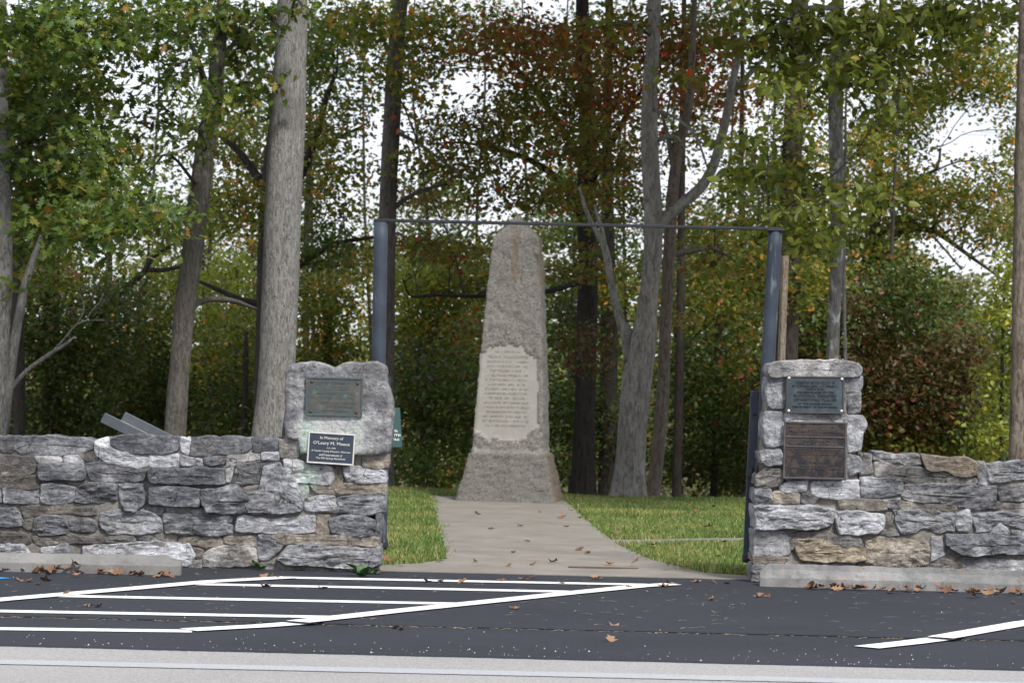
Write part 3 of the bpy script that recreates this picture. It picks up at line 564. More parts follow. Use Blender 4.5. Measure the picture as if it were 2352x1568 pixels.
# ------------------------------------------------------------------ wheel stops
def wheel_stop(label, a, b, mat, endbev, y_h=.125, seed=0):
    t = (b-a); L = t.length; t.normalize(); s = Vector((-t.y, t.x, 0)); 
    if s.y < 0: s = -s
    prof = [(0, 0), (.004, .062), (.010, .070), (.066, .117), (.076, y_h), (.115, y_h+.002), (.122, .118), (.145, .074), (.15, .066), (.155, 0)]
    m = int(L/.02); vs = []; fs = []; k = len(prof)
    for i in range(m+1):
        d = L*i/m; e0, e1 = d, L-d; f = min(1, min(e0, e1)/endbev)
        for (py, pz) in prof:
            q = a+t*d; hz = pz*(.66+.34*f) if pz > .065 else pz
            if f < 1: py = .0775+(py-.0775)*(.74+.26*f)
            if min(e0, e1) < 1e-6: q = q
            n1 = .006*fr(d*5, py*20, pz*20+seed, 4)+.004*nz(d*30, py*40, pz*40+seed)
            q = q+s*(py+n1*.6); vs.append((q.x, q.y, max(0, hz+(n1 if pz > .02 else 0))-.002))
        if i:
            for j in range(k-1): fs.append(((i-1)*k+j, i*k+j, i*k+j+1, (i-1)*k+j+1))
    fs.append(tuple(range(k))); fs.append(tuple(range(m*k, (m+1)*k))[::-1])
    o = mesh_obj('wheel_stop', vs, fs, mat, base=(a+b)/2, smooth=False)
    return tag(o, label, 'wheel stop', 'concrete wheel stops')
wheel_stop('clean grey concrete wheel stop with a sloped end before the stone wall', G(-700, 1296)*1, G(414, 1321), M_STOPL, .11)
wheel_stop('worn concrete wheel stop with rusty stains against the ragged pillar', G(1746, 1346), G(2800, 1374), M_STOPR, .05, .15, 4)

# ------------------------------------------------------------------ text and plaques
def text_mesh(txt, width, height, extr=.0012, bold=.0):
    cu = bpy.data.curves.new('t', 'FONT'); cu.body = txt; cu.align_x = 'CENTER'; cu.align_y = 'CENTER'; cu.size = 1; cu.extrude = 0; cu.offset = bold; cu.resolution_u = 2
    ob = bpy.data.objects.new('t', cu); COL.objects.link(ob)
    dg = bpy.context.evaluated_depsgraph_get(); me = bpy.data.meshes.new_from_object(ob.evaluated_get(dg))
    vs = [v.co.copy() for v in me.vertices]; fs = [tuple(p.vertices) for p in me.polygons]
    bpy.data.objects.remove(ob); bpy.data.curves.remove(cu); bpy.data.meshes.remove(me)
    x0, x1 = min(v.x for v in vs), max(v.x for v in vs); y0, y1 = min(v.y for v in vs), max(v.y for v in vs)
    kx = width/(x1-x0); ky = height/(y1-y0)
    return [((v.x-(x0+x1)/2)*kx, (v.y-(y0+y1)/2)*ky) for v in vs], fs
def strokes(width, height, seed, n=None):
    """a worn, unreadable line of raised capitals: upright and level bars of uneven spacing"""
    r = random.Random(seed); vs = []; fs = []; x = -width/2; cw = height*.75
    def bar(x0, x1, y0, y1):
        k = len(vs); vs.extend([(x0, y0), (x1, y0), (x1, y1), (x0, y1)]); fs.append((k, k+1, k+2, k+3))
    while x < width/2-cw*.6:
        if r.random() < .15: x += cw*.7; continue
        bw = height*.17; y0, y1 = -height/2, height/2
        bar(x, x+bw, y0, y1)
        if r.random() < .5: bar(x+bw, x+cw*.75, *( (y1-bw, y1) if r.random() < .5 else (y0, y0+bw)))
        if r.random() < .5: bar(x+cw*.58, x+cw*.75, y0 if r.random() < .6 else 0, y1)
        x += cw
    return vs, fs
def plaque(label, c4, Y, mats, border, lines, th=.018, bolts=None, extra=None, rows=()):
    """c4: the four corners in full-size pixels (tl, tr, br, bl)"""
    tl, tr, br, bl = [S(*c, Y) for c in c4]; cx = (tl+tr+br+bl)/4; ex = ((tr-tl)+(br-bl)); w = ex.length/2; ex.normalize()
    ez = ((tl-bl)+(tr-br)); h = ez.length/2; ez = (ez-ex*ez.dot(ex)).normalized(); ey = ex.cross(ez)*-1
    if ey.y > 0: ey = -ey                                   # towards the viewer
    R = Matrix((ex, -ey, ez)).transposed()
    t = thing('plaque', cx, label, 'plaque', 'plaques on the gate pillars')
    MB().box(cx, (w, th, h), .003, R).build('plate', mats[0], t)
    bd = MB()
    def bar(x0, x1, z0, z1, out=.006): bd.box(cx+ex*(x0+x1)/2+ez*(z0+z1)/2+ey*(th/2+out/2-.002), (x1-x0, out+.004, z1-z0), .002, R)
    bar(-w/2-.002, w/2+.002, h/2-border, h/2+.002); bar(-w/2-.002, w/2+.002, -h/2-.002, -h/2+border); bar(-w/2-.002, -w/2+border, -h/2+border+.0005, h/2-border-.0005); bar(w/2-border, w/2+.002, -h/2+border+.0005, h/2-border-.0005)
    for r0 in rows: bar(-w/2+border+.0005, w/2-border-.0005, r0*h-.005, r0*h+.005, .005)
    bd.build('border', mats[1], t)
    for i, (txt, fx, fz, fw, fh) in enumerate(lines):
        vs, fs = text_mesh(txt, fw*w, fh*h, bold=.012) if isinstance(txt, str) else strokes(fw*w, fh*h, txt)
        n = len(vs); out = [cx+ex*(x+fx*w)+ez*(z+fz*h)+ey*(th/2+.004) for x, z in vs]; back = [p-ey*.005 for p in out]
        ff = list(fs); 
        edges = {}
        for f in fs:
            for a, b in zip(f, f[1:]+f[:1]):
                if (b, a) in edges: edges.pop((b, a))
                else: edges[(a, b)] = 1
        ff += [(b, a, a+n, b+n) for a, b in edges]
        tag(mesh_obj('lettering', out+back, ff, mats[2], t, smooth=False), kind='stuff')
    for (bx, bz) in bolts or []:
        m = MB(); p = cx+ex*bx*w+ez*bz*h+ey*(th/2)
        m.tube([p-ey*.003, p+ey*.004, p+ey*.008, p+ey*.0095], [.011, .011, .008, .003], 10).build('bolt', mats[3], t, smooth=True)
    return t
def m_bronze(name, a, b_, patch, th=(.45, .6), rough=.55, sc=9):
    m, nt, b = mat_new(name); v = coords(nt); n = tex(nt, v, sc, 7, .7, .4); n2 = tex(nt, v, 70, 4)
    c = mixc(nt, ramp(nt, n, *th), a, b_); c = mixc(nt, math_(nt, 'MULTIPLY', ramp(nt, tex(nt, v, sc*2.2, 5), .55, .68), .6), c, patch)
    setc(nt, b, c); b.inputs['Roughness'].default_value = rough; b.inputs['Metallic'].default_value = .25; bump(nt, b, n2, .25, .004); return m
B_OLD = m_bronze('verdigris_bronze', (.062, .072, .068), (.10, .088, .075), (.10, .17, .175)); B_OLDB = m_bronze('verdigris_rim', (.055, .085, .09), (.075, .085, .085), (.11, .15, .16))
B_OLDT = m_bronze('verdigris_letters', (.085, .13, .135), (.07, .085, .085), (.13, .18, .18)); B_BOLT = m_plain('rusty_bolt', (.09, .05, .04), .6, .2)
BK = [(-.40, .38), (.41, .36), (-.41, -.39), (.40, -.39)]
YPL = YF-.075
plaque('old verdigris bronze plaque with four rusty bolts on the notched pillar', [(1151, 1412), (1363, 1417), (1357, 1562), (1144, 1556)], YPL, (B_OLD, B_OLDB, B_OLDT, B_BOLT), .013,
       [(101, -.02, .37, .55, .06), (102, -.03, .235, .66, .085), (103, .02, .10, .7, .06), (104, .02, -.02, .76, .07), (105, .08, -.15, .62, .06), (106, .12, -.245, .5, .06), (107, 0, -.36, .45, .045)], bolts=BK)
NAVY = m_plain('navy_enamel', (.030, .042, .062), .35, .1, .12); SILV = m_plain('brushed_aluminium', (.62, .60, .57), .4, .35, .08)
plaque('small navy memorial plaque with silver rim and lettering', [(1160, 1618), (1332, 1629), (1325, 1744), (1150, 1733)], YPL+.008, (NAVY, SILV, SILV, NAVY), .0085,
       [('In Memory of', 0, .325, .50, .115), ("O'Leary M. Meece", 0, .155, .79, .135), ('1911-1998', 0, .01, .19, .052), ('A Pulaski County Educator, Historian', 0, -.10, .84, .075), ('and Preservationist of', 0, -.215, .50, .07), ('The Mill Springs Battlefield', 0, -.33, .63, .075)], th=.008)
B_BLUE = m_bronze('blue_grey_bronze', (.038, .052, .062), (.060, .082, .098), (.075, .10, .12), (.4, .7)); B_BLUEB = m_bronze('olive_bronze_rim', (.052, .055, .050), (.075, .075, .065), (.09, .075, .05)); B_BLUET = m_bronze('dark_bronze_letters', (.020, .024, .027), (.028, .032, .034), (.03, .036, .038))
YPR = YR-.05
plaque('blue-grey bronze plaque with worn dark lettering on the flat-capped pillar', [(2950, 1410), (3166, 1412), (3163, 1551), (2948, 1547)], YPR, (B_BLUE, B_BLUEB, B_BLUET, SILV), .010,
       [(201, 0, .33, .72, .075), (202, 0, .235, .80, .05), (203, 0, .16, .36, .05), ('HAS BEEN PLACED ON THE', 0, .07, .64, .055), ('NATIONAL REGISTER', 0, -.025, .74, .075), ('OF HISTORIC PLACES', 0, -.13, .74, .075), ('BY THE UNITED STATES', 0, -.24, .58, .05), ('DEPARTMENT OF THE INTERIOR', 0, -.325, .78, .05)],
       bolts=[(-.46, .45), (.46, .44), (-.46, -.44), (.46, -.43)])
B_BRN = m_bronze('brown_bronze', (.014, .015, .019), (.060, .043, .034), (.014, .015, .02), (.42, .56), .7, 14); B_BRNB = m_bronze('grey_bronze_rim', (.07, .064, .066), (.10, .092, .092), (.08, .07, .07)); B_BRNT = m_bronze('raised_bronze_letters', (.075, .068, .066), (.11, .09, .08), (.04, .04, .045))
plaque('brown and black bronze landmark plaque divided by two ribs', [(2941, 1580), (3175, 1584), (3170, 1797), (2936, 1792)], YPR-.004, (B_BRN, B_BRNB, B_BRNT, SILV), .011,
       [('MILL SPRINGS BATTLEFIELD', 0, .352, .80, .058), ('HAS BEEN DESIGNATED A', 0, .272, .52, .034), ('NATIONAL', 0, .178, .34, .055), ('HISTORIC LANDMARK', 0, .113, .72, .055), ('THIS SITE POSSESSES NATIONAL SIGNIFICANCE', 0, .022, .82, .032), ('IN COMMEMORATING THE HISTORY OF THE', 0, -.018, .76, .032), ('UNITED STATES OF AMERICA', 0, -.058, .52, .032), ('1994', -.02, -.195, .10, .04), ('NATIONAL PARK SERVICE', 0, -.27, .45, .032), ('UNITED STATES DEPARTMENT OF THE INTERIOR', 0, -.312, .84, .032)],
       rows=(.235, .066))

# ------------------------------------------------------------------ gate frame
def m_steel():
    m, nt, b = mat_new('blue_grey_painted_steel'); v = coords(nt, rand=True); st = nd(nt, 'Mapping', {0: v, 3: (1, 1, .12)}).outputs[0]
    n = tex(nt, st, 26, 6, .7, .5); n2 = tex(nt, v, 3, 4)
    c = mixc(nt, ramp(nt, n2, .35, .65), (.028, .037, .053), (.044, .057, .078)); c = mixc(nt, math_(nt, 'MULTIPLY', ramp(nt, n, .58, .68), .55), c, (.17, .19, .21)); c = mixc(nt, math_(nt, 'MULTIPLY', ramp(nt, tex(nt, st, 11, 5), .64, .72), .5), c, (.12, .085, .06))
    setc(nt, b, c); b.inputs['Roughness'].default_value = .6; b.inputs['Specular IOR Level'].default_value = .3; bump(nt, b, n, .2, .004); return m
M_STEEL = m_steel(); M_IRON = m_plain('dark_iron', (.014, .016, .021), .55, .1, .3)
gy = YF+.62
pL0, pL1 = P(862, 1308, gy), P(875, 510, gy); pR0, pR1 = P(1736, 1330, gy), P(1781, 529, gy)
pL0.z = -.1; pR0.z = -.1
gate = thing('gate_frame', ((pL0.x+pR0.x)/2, gy, 0), 'tall blue-grey steel gate frame with a thin bar between two pipe posts', 'gate frame')
RP = .0505
for a, b in ((pL0, pL1), (pR0, pR1)):
    o = MB().tube([a.lerp(b, i/20) for i in range(21)], [RP]*21, 24).build('post', M_STEEL, gate, smooth=False)
    for p in o.data.polygons: p.use_smooth = len(p.vertices) == 4
ba, bb = pL1+Vector((-RP, 0, .012)), pR1+Vector((RP+.012, 0, .010))
bar_m = MB(); n = 30; d = (bb-ba); Rb = Matrix.Rotation(-math.atan2(d.z, d.x), 3, 'Y')
bar_m.box((ba+bb)/2, (d.length, .07, .021), .003, Rb); bar_m.build('crossbar', M_IRON, gate)
MB().box(pR1+Vector((.0, 0, .0)), (.125, .11, .012), .003).build('cap_plate', M_IRON, gate)
def stile(top, bot, w, wd, side):
    m = MB(); d = top-bot; R = Matrix((d.cross(Vector((0, 1, 0))).normalized()*-1, Vector((0, 1, 0)), d.normalized())).transposed()
    m.box((top+bot)/2, (w, wd, d.length), .004, R); st = m.build('gate_stile', M_STEEL, gate)
    for k in (.12, .47, .86):
        p = bot.lerp(top, k); q = p+Vector((0, -wd/2, 0)); MB().tube([q+Vector((0, .002, 0)), q+Vector((0, -.008, 0)), q+Vector((0, -.012, 0))], [.011, .011, .004], 8).build('rivet', M_IRON, st)
    for k in (.0, .5):
        p = bot.lerp(top, k); MB().tube([p+Vector((0, 0, -.035)), p+Vector((0, 0, -.012)), p+Vector((0, 0, .018)), p+Vector((0, 0, .05))], [.030, .037, .036, .026], 12).tube([p+Vector((0, 0, .0)), p+Vector((side*.09, 0, .0))], [.011, .011], 8).build('hinge_collar', M_IRON, st, smooth=False)
ys_ = YF+.52
stile(P(890, 866, ys_), P(880, 1250, ys_), .05, .045, -1)
stile(P(1734, 897, YR+.5), P(1716, 1280, YR+.5), .060, .045, 1)

# ------------------------------------------------------------------ signs behind the wall, wooden post
GREEN = m_plain('green_enamel', (.004, .040, .036), .75, 0, .12); WHITEP = m_plain('white_lettering', (.7, .7, .68), .6); GREYM = m_plain('grey_powder_coat', (.075, .083, .098), .5, .1, .1); SHEET = m_plain('pale_panel_edge', (.34, .325, .29), .6)
ySg = 25.0
c_ = P(880, 981, ySg); sg = thing('green_sign', (c_.x, ySg, 0), 'teal green tilted sign panel half hidden by the notched pillar', 'sign')
Rg = Matrix.Rotation(math.radians(9), 3, 'Z') @ Matrix.Rotation(math.radians(-34), 3, 'X')
wS, hS = .34, .375; pr_ = P(921, 981, ySg); cS = Vector((pr_.x-wS/2*.985, ySg, c_.z))
MB().box(cS, (wS, .012, hS), .004, Rg).build('panel', GREEN, sg)
for i, (zz, ww, sd_) in enumerate(((-.035, .27, 301), (-.075, .31, 302), (-.115, .26, 303))):
    vs, fs = strokes(ww, .020, sd_); mesh_obj('lettering', [cS+Rg @ Vector((x+.015, -.0075, z+zz)) for x, z in vs], fs, WHITEP, sg, smooth=False)['kind'] = 'stuff'
MB().tube([(cS.x, ySg+.06, -.1), (cS.x, ySg+.06, cS.z-.02), cS+Rg @ Vector((0, .006, 0))], [.03, .03, .02], 10).build('post', GREYM, sg)
yW = 25.2; a_ = P(236, 958, yW); b_ = P(352, 1016, yW); dd = (b_-a_); dd = dd.normalized(); Lw = .62
wp = thing('wayside_panel', ((a_+dd*Lw/2).x, yW+.35, 0), 'slanted grey metal lectern frame rising above the wall top', 'sign')
nrm = Vector((-dd.z, 0, dd.x)); 
if nrm.z < 0: nrm = -nrm
Rw = Matrix((dd, Vector((0, 1, 0)), nrm)).transposed(); Rw = Rw if Rw.determinant() > 0 else Matrix((dd, Vector((0, -1, 0)), nrm)).transposed()
OFW = Vector((.11, .42, .0))
for k in (0, 1):
    MB().box(a_+dd*Lw/2+OFW*k, (Lw, .03, .085), .004, Rw).build('side_rail', GREYM, wp)
    MB().tube([(a_+dd*(Lw*.52)).xy.to_3d()+OFW*k+Vector((0, 0, -.1)), a_+dd*Lw*.52+OFW*k+Vector((0, 0, -.01))], [.032, .032], 8).build('leg', GREYM, wp)
pn = [a_+dd*x+OFW*k-nrm*o for o in (.03, .042) for (x, k) in ((.005, .04), (Lw-.005, .04), (Lw-.005, .96), (.005, .96))]
mesh_obj('panel', pn, [(0, 1, 2, 3), (7, 6, 5, 4), (0, 4, 5, 1), (1, 5, 6, 2), (2, 6, 7, 3), (3, 7, 4, 0)], SHEET, wp, smooth=False)
WOOD = m_bark('weathered_post_wood', (.14, .11, .08), (.30, .25, .19), 1.4)
yP = 27.0; pt, pb = P(1803, 588, yP), P(1780, 1240, yP); pb.z = gz(0, yP)-.1
m = MB(); dP = (pt-pb); RPm = Matrix.Rotation(math.atan2(dP.x, dP.z), 3, 'Y') @ Matrix.Rotation(.35, 3, 'Z'); m.box((pt+pb)/2, (.052, .06, dP.length), .006, RPm)
tag(m.build('wooden_post', WOOD, base=(pb.x, yP, 0)), 'plain weathered wooden post standing behind the steel gate post', 'post')

# ------------------------------------------------------------------ obelisk
def m_ob():
    m, nt, b = mat_new('pitted_monument_stone'); v = coords(nt); n = tex(nt, v, 5, 8, .7); n2 = tex(nt, v, 42, 7, .8); n3 = tex(nt, v, 85, 4, .75)
    smooth_a = nd(nt, 'Attribute', attribute_name='Col').outputs['Color']; sa = nd(nt, 'SeparateColor', {0: smooth_a})
    rough = mixc(nt, ramp(nt, n2, .34, .60), (.12, .113, .103), (.325, .307, .28)); rough = mixc(nt, math_(nt, 'MULTIPLY', ramp(nt, n, .5, .68), .5), rough, (.34, .322, .295)); rough = mixc(nt, math_(nt, 'MULTIPLY', ramp(nt, n3, .44, .34), .85), rough, (.04, .038, .035))
    sm = mixc(nt, ramp(nt, n, .35, .65), (.30, .284, .26), (.35, .332, .305)); sm = mixc(nt, math_(nt, 'MULTIPLY', ramp(nt, tex(nt, nd(nt, 'Mapping', {0: v, 3: (1, 1, .15)}).outputs[0], 11, 4), .5, .7), .35), sm, (.27, .256, .235)); sm = mixc(nt, math_(nt, 'MULTIPLY', ramp(nt, n3, .33, .25), .5), sm, (.12, .11, .10))
    rough = mixc(nt, math_(nt, 'MULTIPLY', sa.outputs[2], .35), rough, (.09, .084, .075)); c = mixc(nt, sa.outputs[0], rough, sm)
    och = math_(nt, 'MULTIPLY', sa.outputs[1], ramp(nt, n2, .42, .58)); c = mixc(nt, math_(nt, 'MULTIPLY', och, .75), c, (.27, .165, .065))
    setc(nt, b, c); b.inputs['Roughness'].default_value = .95; b.inputs['Specular IOR Level'].default_value = .15
    hs = math_(nt, 'MULTIPLY', math_(nt, 'ADD', n2, math_(nt, 'MULTIPLY', n3, .5)), math_(nt, 'SUBTRACT', 1.0, math_(nt, 'MULTIPLY', sa.outputs[0], .85))); bump(nt, b, hs, .8, .03); return m
M_OB = m_ob()
yO = 33.05; oc = P(1171, 1150, yO); ob = thing('obelisk', (oc.x, yO, 0), 'pitted stone obelisk monument with a smooth inscribed panel', 'monument')
OYAW = math.radians(-6.0); RO_ = Matrix.Rotation(OYAW, 3, 'Z')
def ob_block(name, levels, lean, nv, panel=None, streaks=()):
    """levels: (z, half width); square section, four gridded faces, pitted"""
    vs = []; fs = []; at = []; nu = 34
    zs = []
    for (z0, w0), (z1, w1) in zip(levels[:-1], levels[1:]):
        k = max(2, int(nv*abs(z1-z0)/(levels[-1][0]-levels[0][0]))); zs += [(z0+(z1-z0)*i/k, w0+(w1-w0)*i/k) for i in range(k)]
    zs.append(levels[-1])
    for z, w in zs:
        for side in range(4):
            for i in range(nu):
                s = -1+2*i/nu
                p = [Vector((s, -1, 0)), Vector((1, s, 0)), Vector((-s, 1, 0)), Vector((-1, -s, 0))][side]*w
                r = w*.06; 
                p2 = Vector((p.x, p.y, 0)); mlen = max(abs(p.x), abs(p.y)); 
                if min(abs(p.x), abs(p.y)) > w-r:
                    e = (min(abs(p.x), abs(p.y))-(w-r))/r; p2 *= 1-.028*e*e
                col = [0, 0, 0, 1]; amp = 1.0
                if panel and side == 0:
                    pz0, pz1, pl_, pr2 = panel; sx = s+.10*fr(z*9, 1.7, s*2, 3)*.7; zz = z+.035*fr(s*5, z*2, 6, 3)
                    cor = max(0, (sx-.35))*.25+max(0, (-.6-sx))*.2
                    if zz < pz1-cor and zz > pz0+cor*1.2 and sx < pr2 and sx > pl_: amp = .05; col[0] = 1
                d = fr(p.x*9+3, p.y*9, z*9, 5)*.014+max(0, fr(p.x*22, p.y*22, z*22, 3))*-.022+.006*nz(p.x*50, p.y*50, z*50)
                d *= min(1, w/.12)
                if name == 'pedestal': col[2] = 1
                elif z < .56+.02*fr(s*6, side, 3, 2): col[0] = .55
                if amp < 1: d = -.007
                for (sd2, s0, wd, z_lo) in streaks:
                    if side == sd2 and abs(s-s0+.08*fr(z*4, s0, 2, 2)) < wd and z > z_lo: col[1] = max(col[1], 1-abs(s-s0)/wd*.7)
                nn = [Vector((0, -1, 0)), Vector((1, 0, 0)), Vector((0, 1, 0)), Vector((-1, 0, 0))][side]
                q = RO_ @ (p2+nn*d); vs.append(Vector((oc.x+q.x+lean*z, yO+q.y, z+.004*nz(p.x*30, p.y*30, z*30)))); at.append(col)
    n4 = nu*4
    for r in range(len(zs)-1):
        for i in range(n4): fs.append((r*n4+i, r*n4+(i+1) % n4, (r+1)*n4+(i+1) % n4, (r+1)*n4+i))
    fs.append(tuple(range((len(zs)-1)*n4, len(zs)*n4)))
    return mesh_obj(name, vs, fs, M_OB, ob, attr=at)
pxm = F/(yO-.4); LEAN = .006
ob_block('pedestal', [(-.05, .535), (0, .52), (.458, .412), (.492, .408), (.505, .36)], LEAN, 40, streaks=[(1, .2, 1.3, -1)])
ob_block('shaft', [(.49, .372), (1.14, .345), (2.04, .292), (2.40, .264), (2.735, .236), (2.75, .226), (2.965, .03), (2.985, .006)], LEAN, 110, panel=(.64, 1.62, -1.05, .88), streaks=[(0, .0, .16, 2.3), (1, -.1, 1.3, 2.25)])
INS = m_plain('worn_inscription', (.255, .238, .212), .95, 0, .1, 30)
def ob_face(fx, z):   # a point on the obelisk's front face
    w = .376-(z-.49)*(.376-.345)/(1.14-.49) if z < 1.14 else .345-(z-1.14)*(.345-.292)/.9; q = RO_ @ Vector((fx*w, -w+.0055, 0)); return Vector((oc.x+q.x+LEAN*z, yO+q.y, z))
rows_ = [(401, 1.555, .5), ('FELIX K. ZOLLICOFFER', 1.50, .72)]+[(402+i, 1.45-.047*i, .78-.1*(i % 3 == 2)) for i in range(15)]
for k, zc, fw in rows_:
    w = .34; vs, fs = text_mesh(k, fw*2*w*.9, .030) if isinstance(k, str) else strokes(fw*2*w*.85, .022, k)
    mesh_obj('inscription', [ob_face(x/w-.08, zc+z)+Vector((0, -.0035, 0)) for x, z in vs], fs, INS, ob, smooth=False)['kind'] = 'stuff'

# ------------------------------------------------------------------ trees
def leaf_tpl(kind):
    if kind == 'oval':
        o = [(0, 0), (.22, .25), (.26, .5), (.17, .8), (0, 1.05), (-.17, .8), (-.26, .5), (-.22, .25)]
    elif kind == 'oak':
        o = [(0, 0), (.10, .18), (.24, .26), (.12, .36), (.34, .52), (.14, .56), (.30, .80), (.12, .80), (0, 1.05), (-.12, .80), (-.30, .80), (-.14, .56), (-.34, .52), (-.12, .36), (-.24, .26), (-.10, .18)]
    elif kind == 'maple':
        o = [(0, 0), (.30, .08), (.25, .28), (.50, .50), (.22, .58), (.12, .72), (0, 1.0), (-.12, .72), (-.22, .58), (-.50, .50), (-.25, .28), (-.30, .08)]
    elif kind == 'bit':
        o = [(0, 0), (.30, .35), (.22, .75), (0, 1.0), (-.26, .7), (-.28, .3)]
    v = [(0, .48, .0)]+[(x, y, .10*abs(x)*2-.16*(y-.4)**2) for x, y in o]
    n = len(o); f = [(0, 1+i, 1+(i+1) % n) for i in range(n)]
    if kind == 'bit': v = v[1:]; f = [(0, 1, 2), (0, 2, 3), (0, 3, 4), (0, 4, 5)]
    return np.array(v), np.array(f)
TPL = {k: leaf_tpl(k) for k in ('oval', 'oak', 'maple', 'bit')}
PAL = {  # leaf colours (linear) with their share
 'oak': [((.085, .128, .028), 5), ((.12, .16, .032), 4), ((.058, .096, .028), 3.5), ((.17, .15, .036), 1.4), ((.22, .11, .03), .2)],
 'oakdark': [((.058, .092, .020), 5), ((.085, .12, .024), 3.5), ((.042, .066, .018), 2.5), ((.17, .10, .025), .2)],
 'hick': [((.13, .155, .028), 5), ((.165, .175, .034), 4), ((.085, .115, .024), 3), ((.24, .19, .04), .6)],
 'dog': [((.105, .108, .022), 5), ((.135, .115, .026), 3.5), ((.090, .118, .022), 4), ((.16, .08, .024), 1.2), ((.28, .04, .02), .6)],
 'red': [((.17, .055, .022), 4), ((.14, .085, .024), 4), ((.26, .045, .022), .9), ((.11, .10, .024), 3), ((.30, .12, .03), .5)],
 'yel': [((.105, .135, .024), 5), ((.085, .115, .022), 4), ((.21, .18, .03), 1.5), ((.36, .20, .03), .9), ((.40, .17, .03), .5)],
 'dark': [((.044, .072, .017), 5), ((.064, .092, .019), 4), ((.09, .080, .022), 1.6), ((.15, .055, .022), .3)],  # greens lowered so the leaf colour itself carries woodland shade
 'burg': [((.085, .05, .024), 4), ((.075, .060, .022), 4), ((.06, .066, .022), 4), ((.16, .036, .024), .6)],
 'sunlit_tint': [((.15, .18, .030), 5), ((.19, .20, .036), 4), ((.115, .14, .028), 3), ((.28, .23, .035), .8)],  # sunlight on the brighter patches is put into these leaf colours
 'pale': [((.15, .155, .065), 5), ((.125, .13, .055), 4), ((.19, .175, .07), 2)]}
PMUL = {'oak': 1.12, 'oakdark': 1.45, 'hick': 1.02, 'dog': 1.35, 'red': 1.35, 'yel': 1.3, 'dark': 1.2, 'burg': 1.2, 'sunlit_tint': 1.5, 'pale': 1.2}
def pal_cols(name, n):
    c = np.array([p[0] for p in PAL[name]]); w = np.array([p[1] for p in PAL[name]]); w = w/w.sum()
    return c[rng.choice(len(c), n, p=w)]*PMUL[name]*1.1*rng.uniform(.75, 1.25, (n, 1))
def leaf_geo(pos, size, tpl, droop=.45):
    V0, F0 = TPL[tpl]; n = len(pos)
    az = rng.uniform(0, 2*PI, n); el = rng.normal(-droop, .45, n)
    d = np.stack([np.cos(az)*np.cos(el), np.sin(az)*np.cos(el), np.sin(el)], 1)
    side = np.stack([-np.sin(az), np.cos(az), np.zeros(n)], 1); nn = np.cross(side, d)
    rl = rng.normal(0, .6, n)[:, None]; s2 = side*np.cos(rl)+nn*np.sin(rl); n2 = np.cross(s2, d)
    V = pos[:, None, :]+size[:, None, None]*(V0[None, :, 0:1]*s2[:, None, :]+V0[None, :, 1:2]*d[:, None, :]+V0[None, :, 2:3]*n2[:, None, :]*rng.choice([-1, 1], (n, 1, 1)))
    Fi = F0[None]+(np.arange(n)*len(V0))[:, None, None]
    return V, Fi.reshape(-1, 3)
TRI = [0]
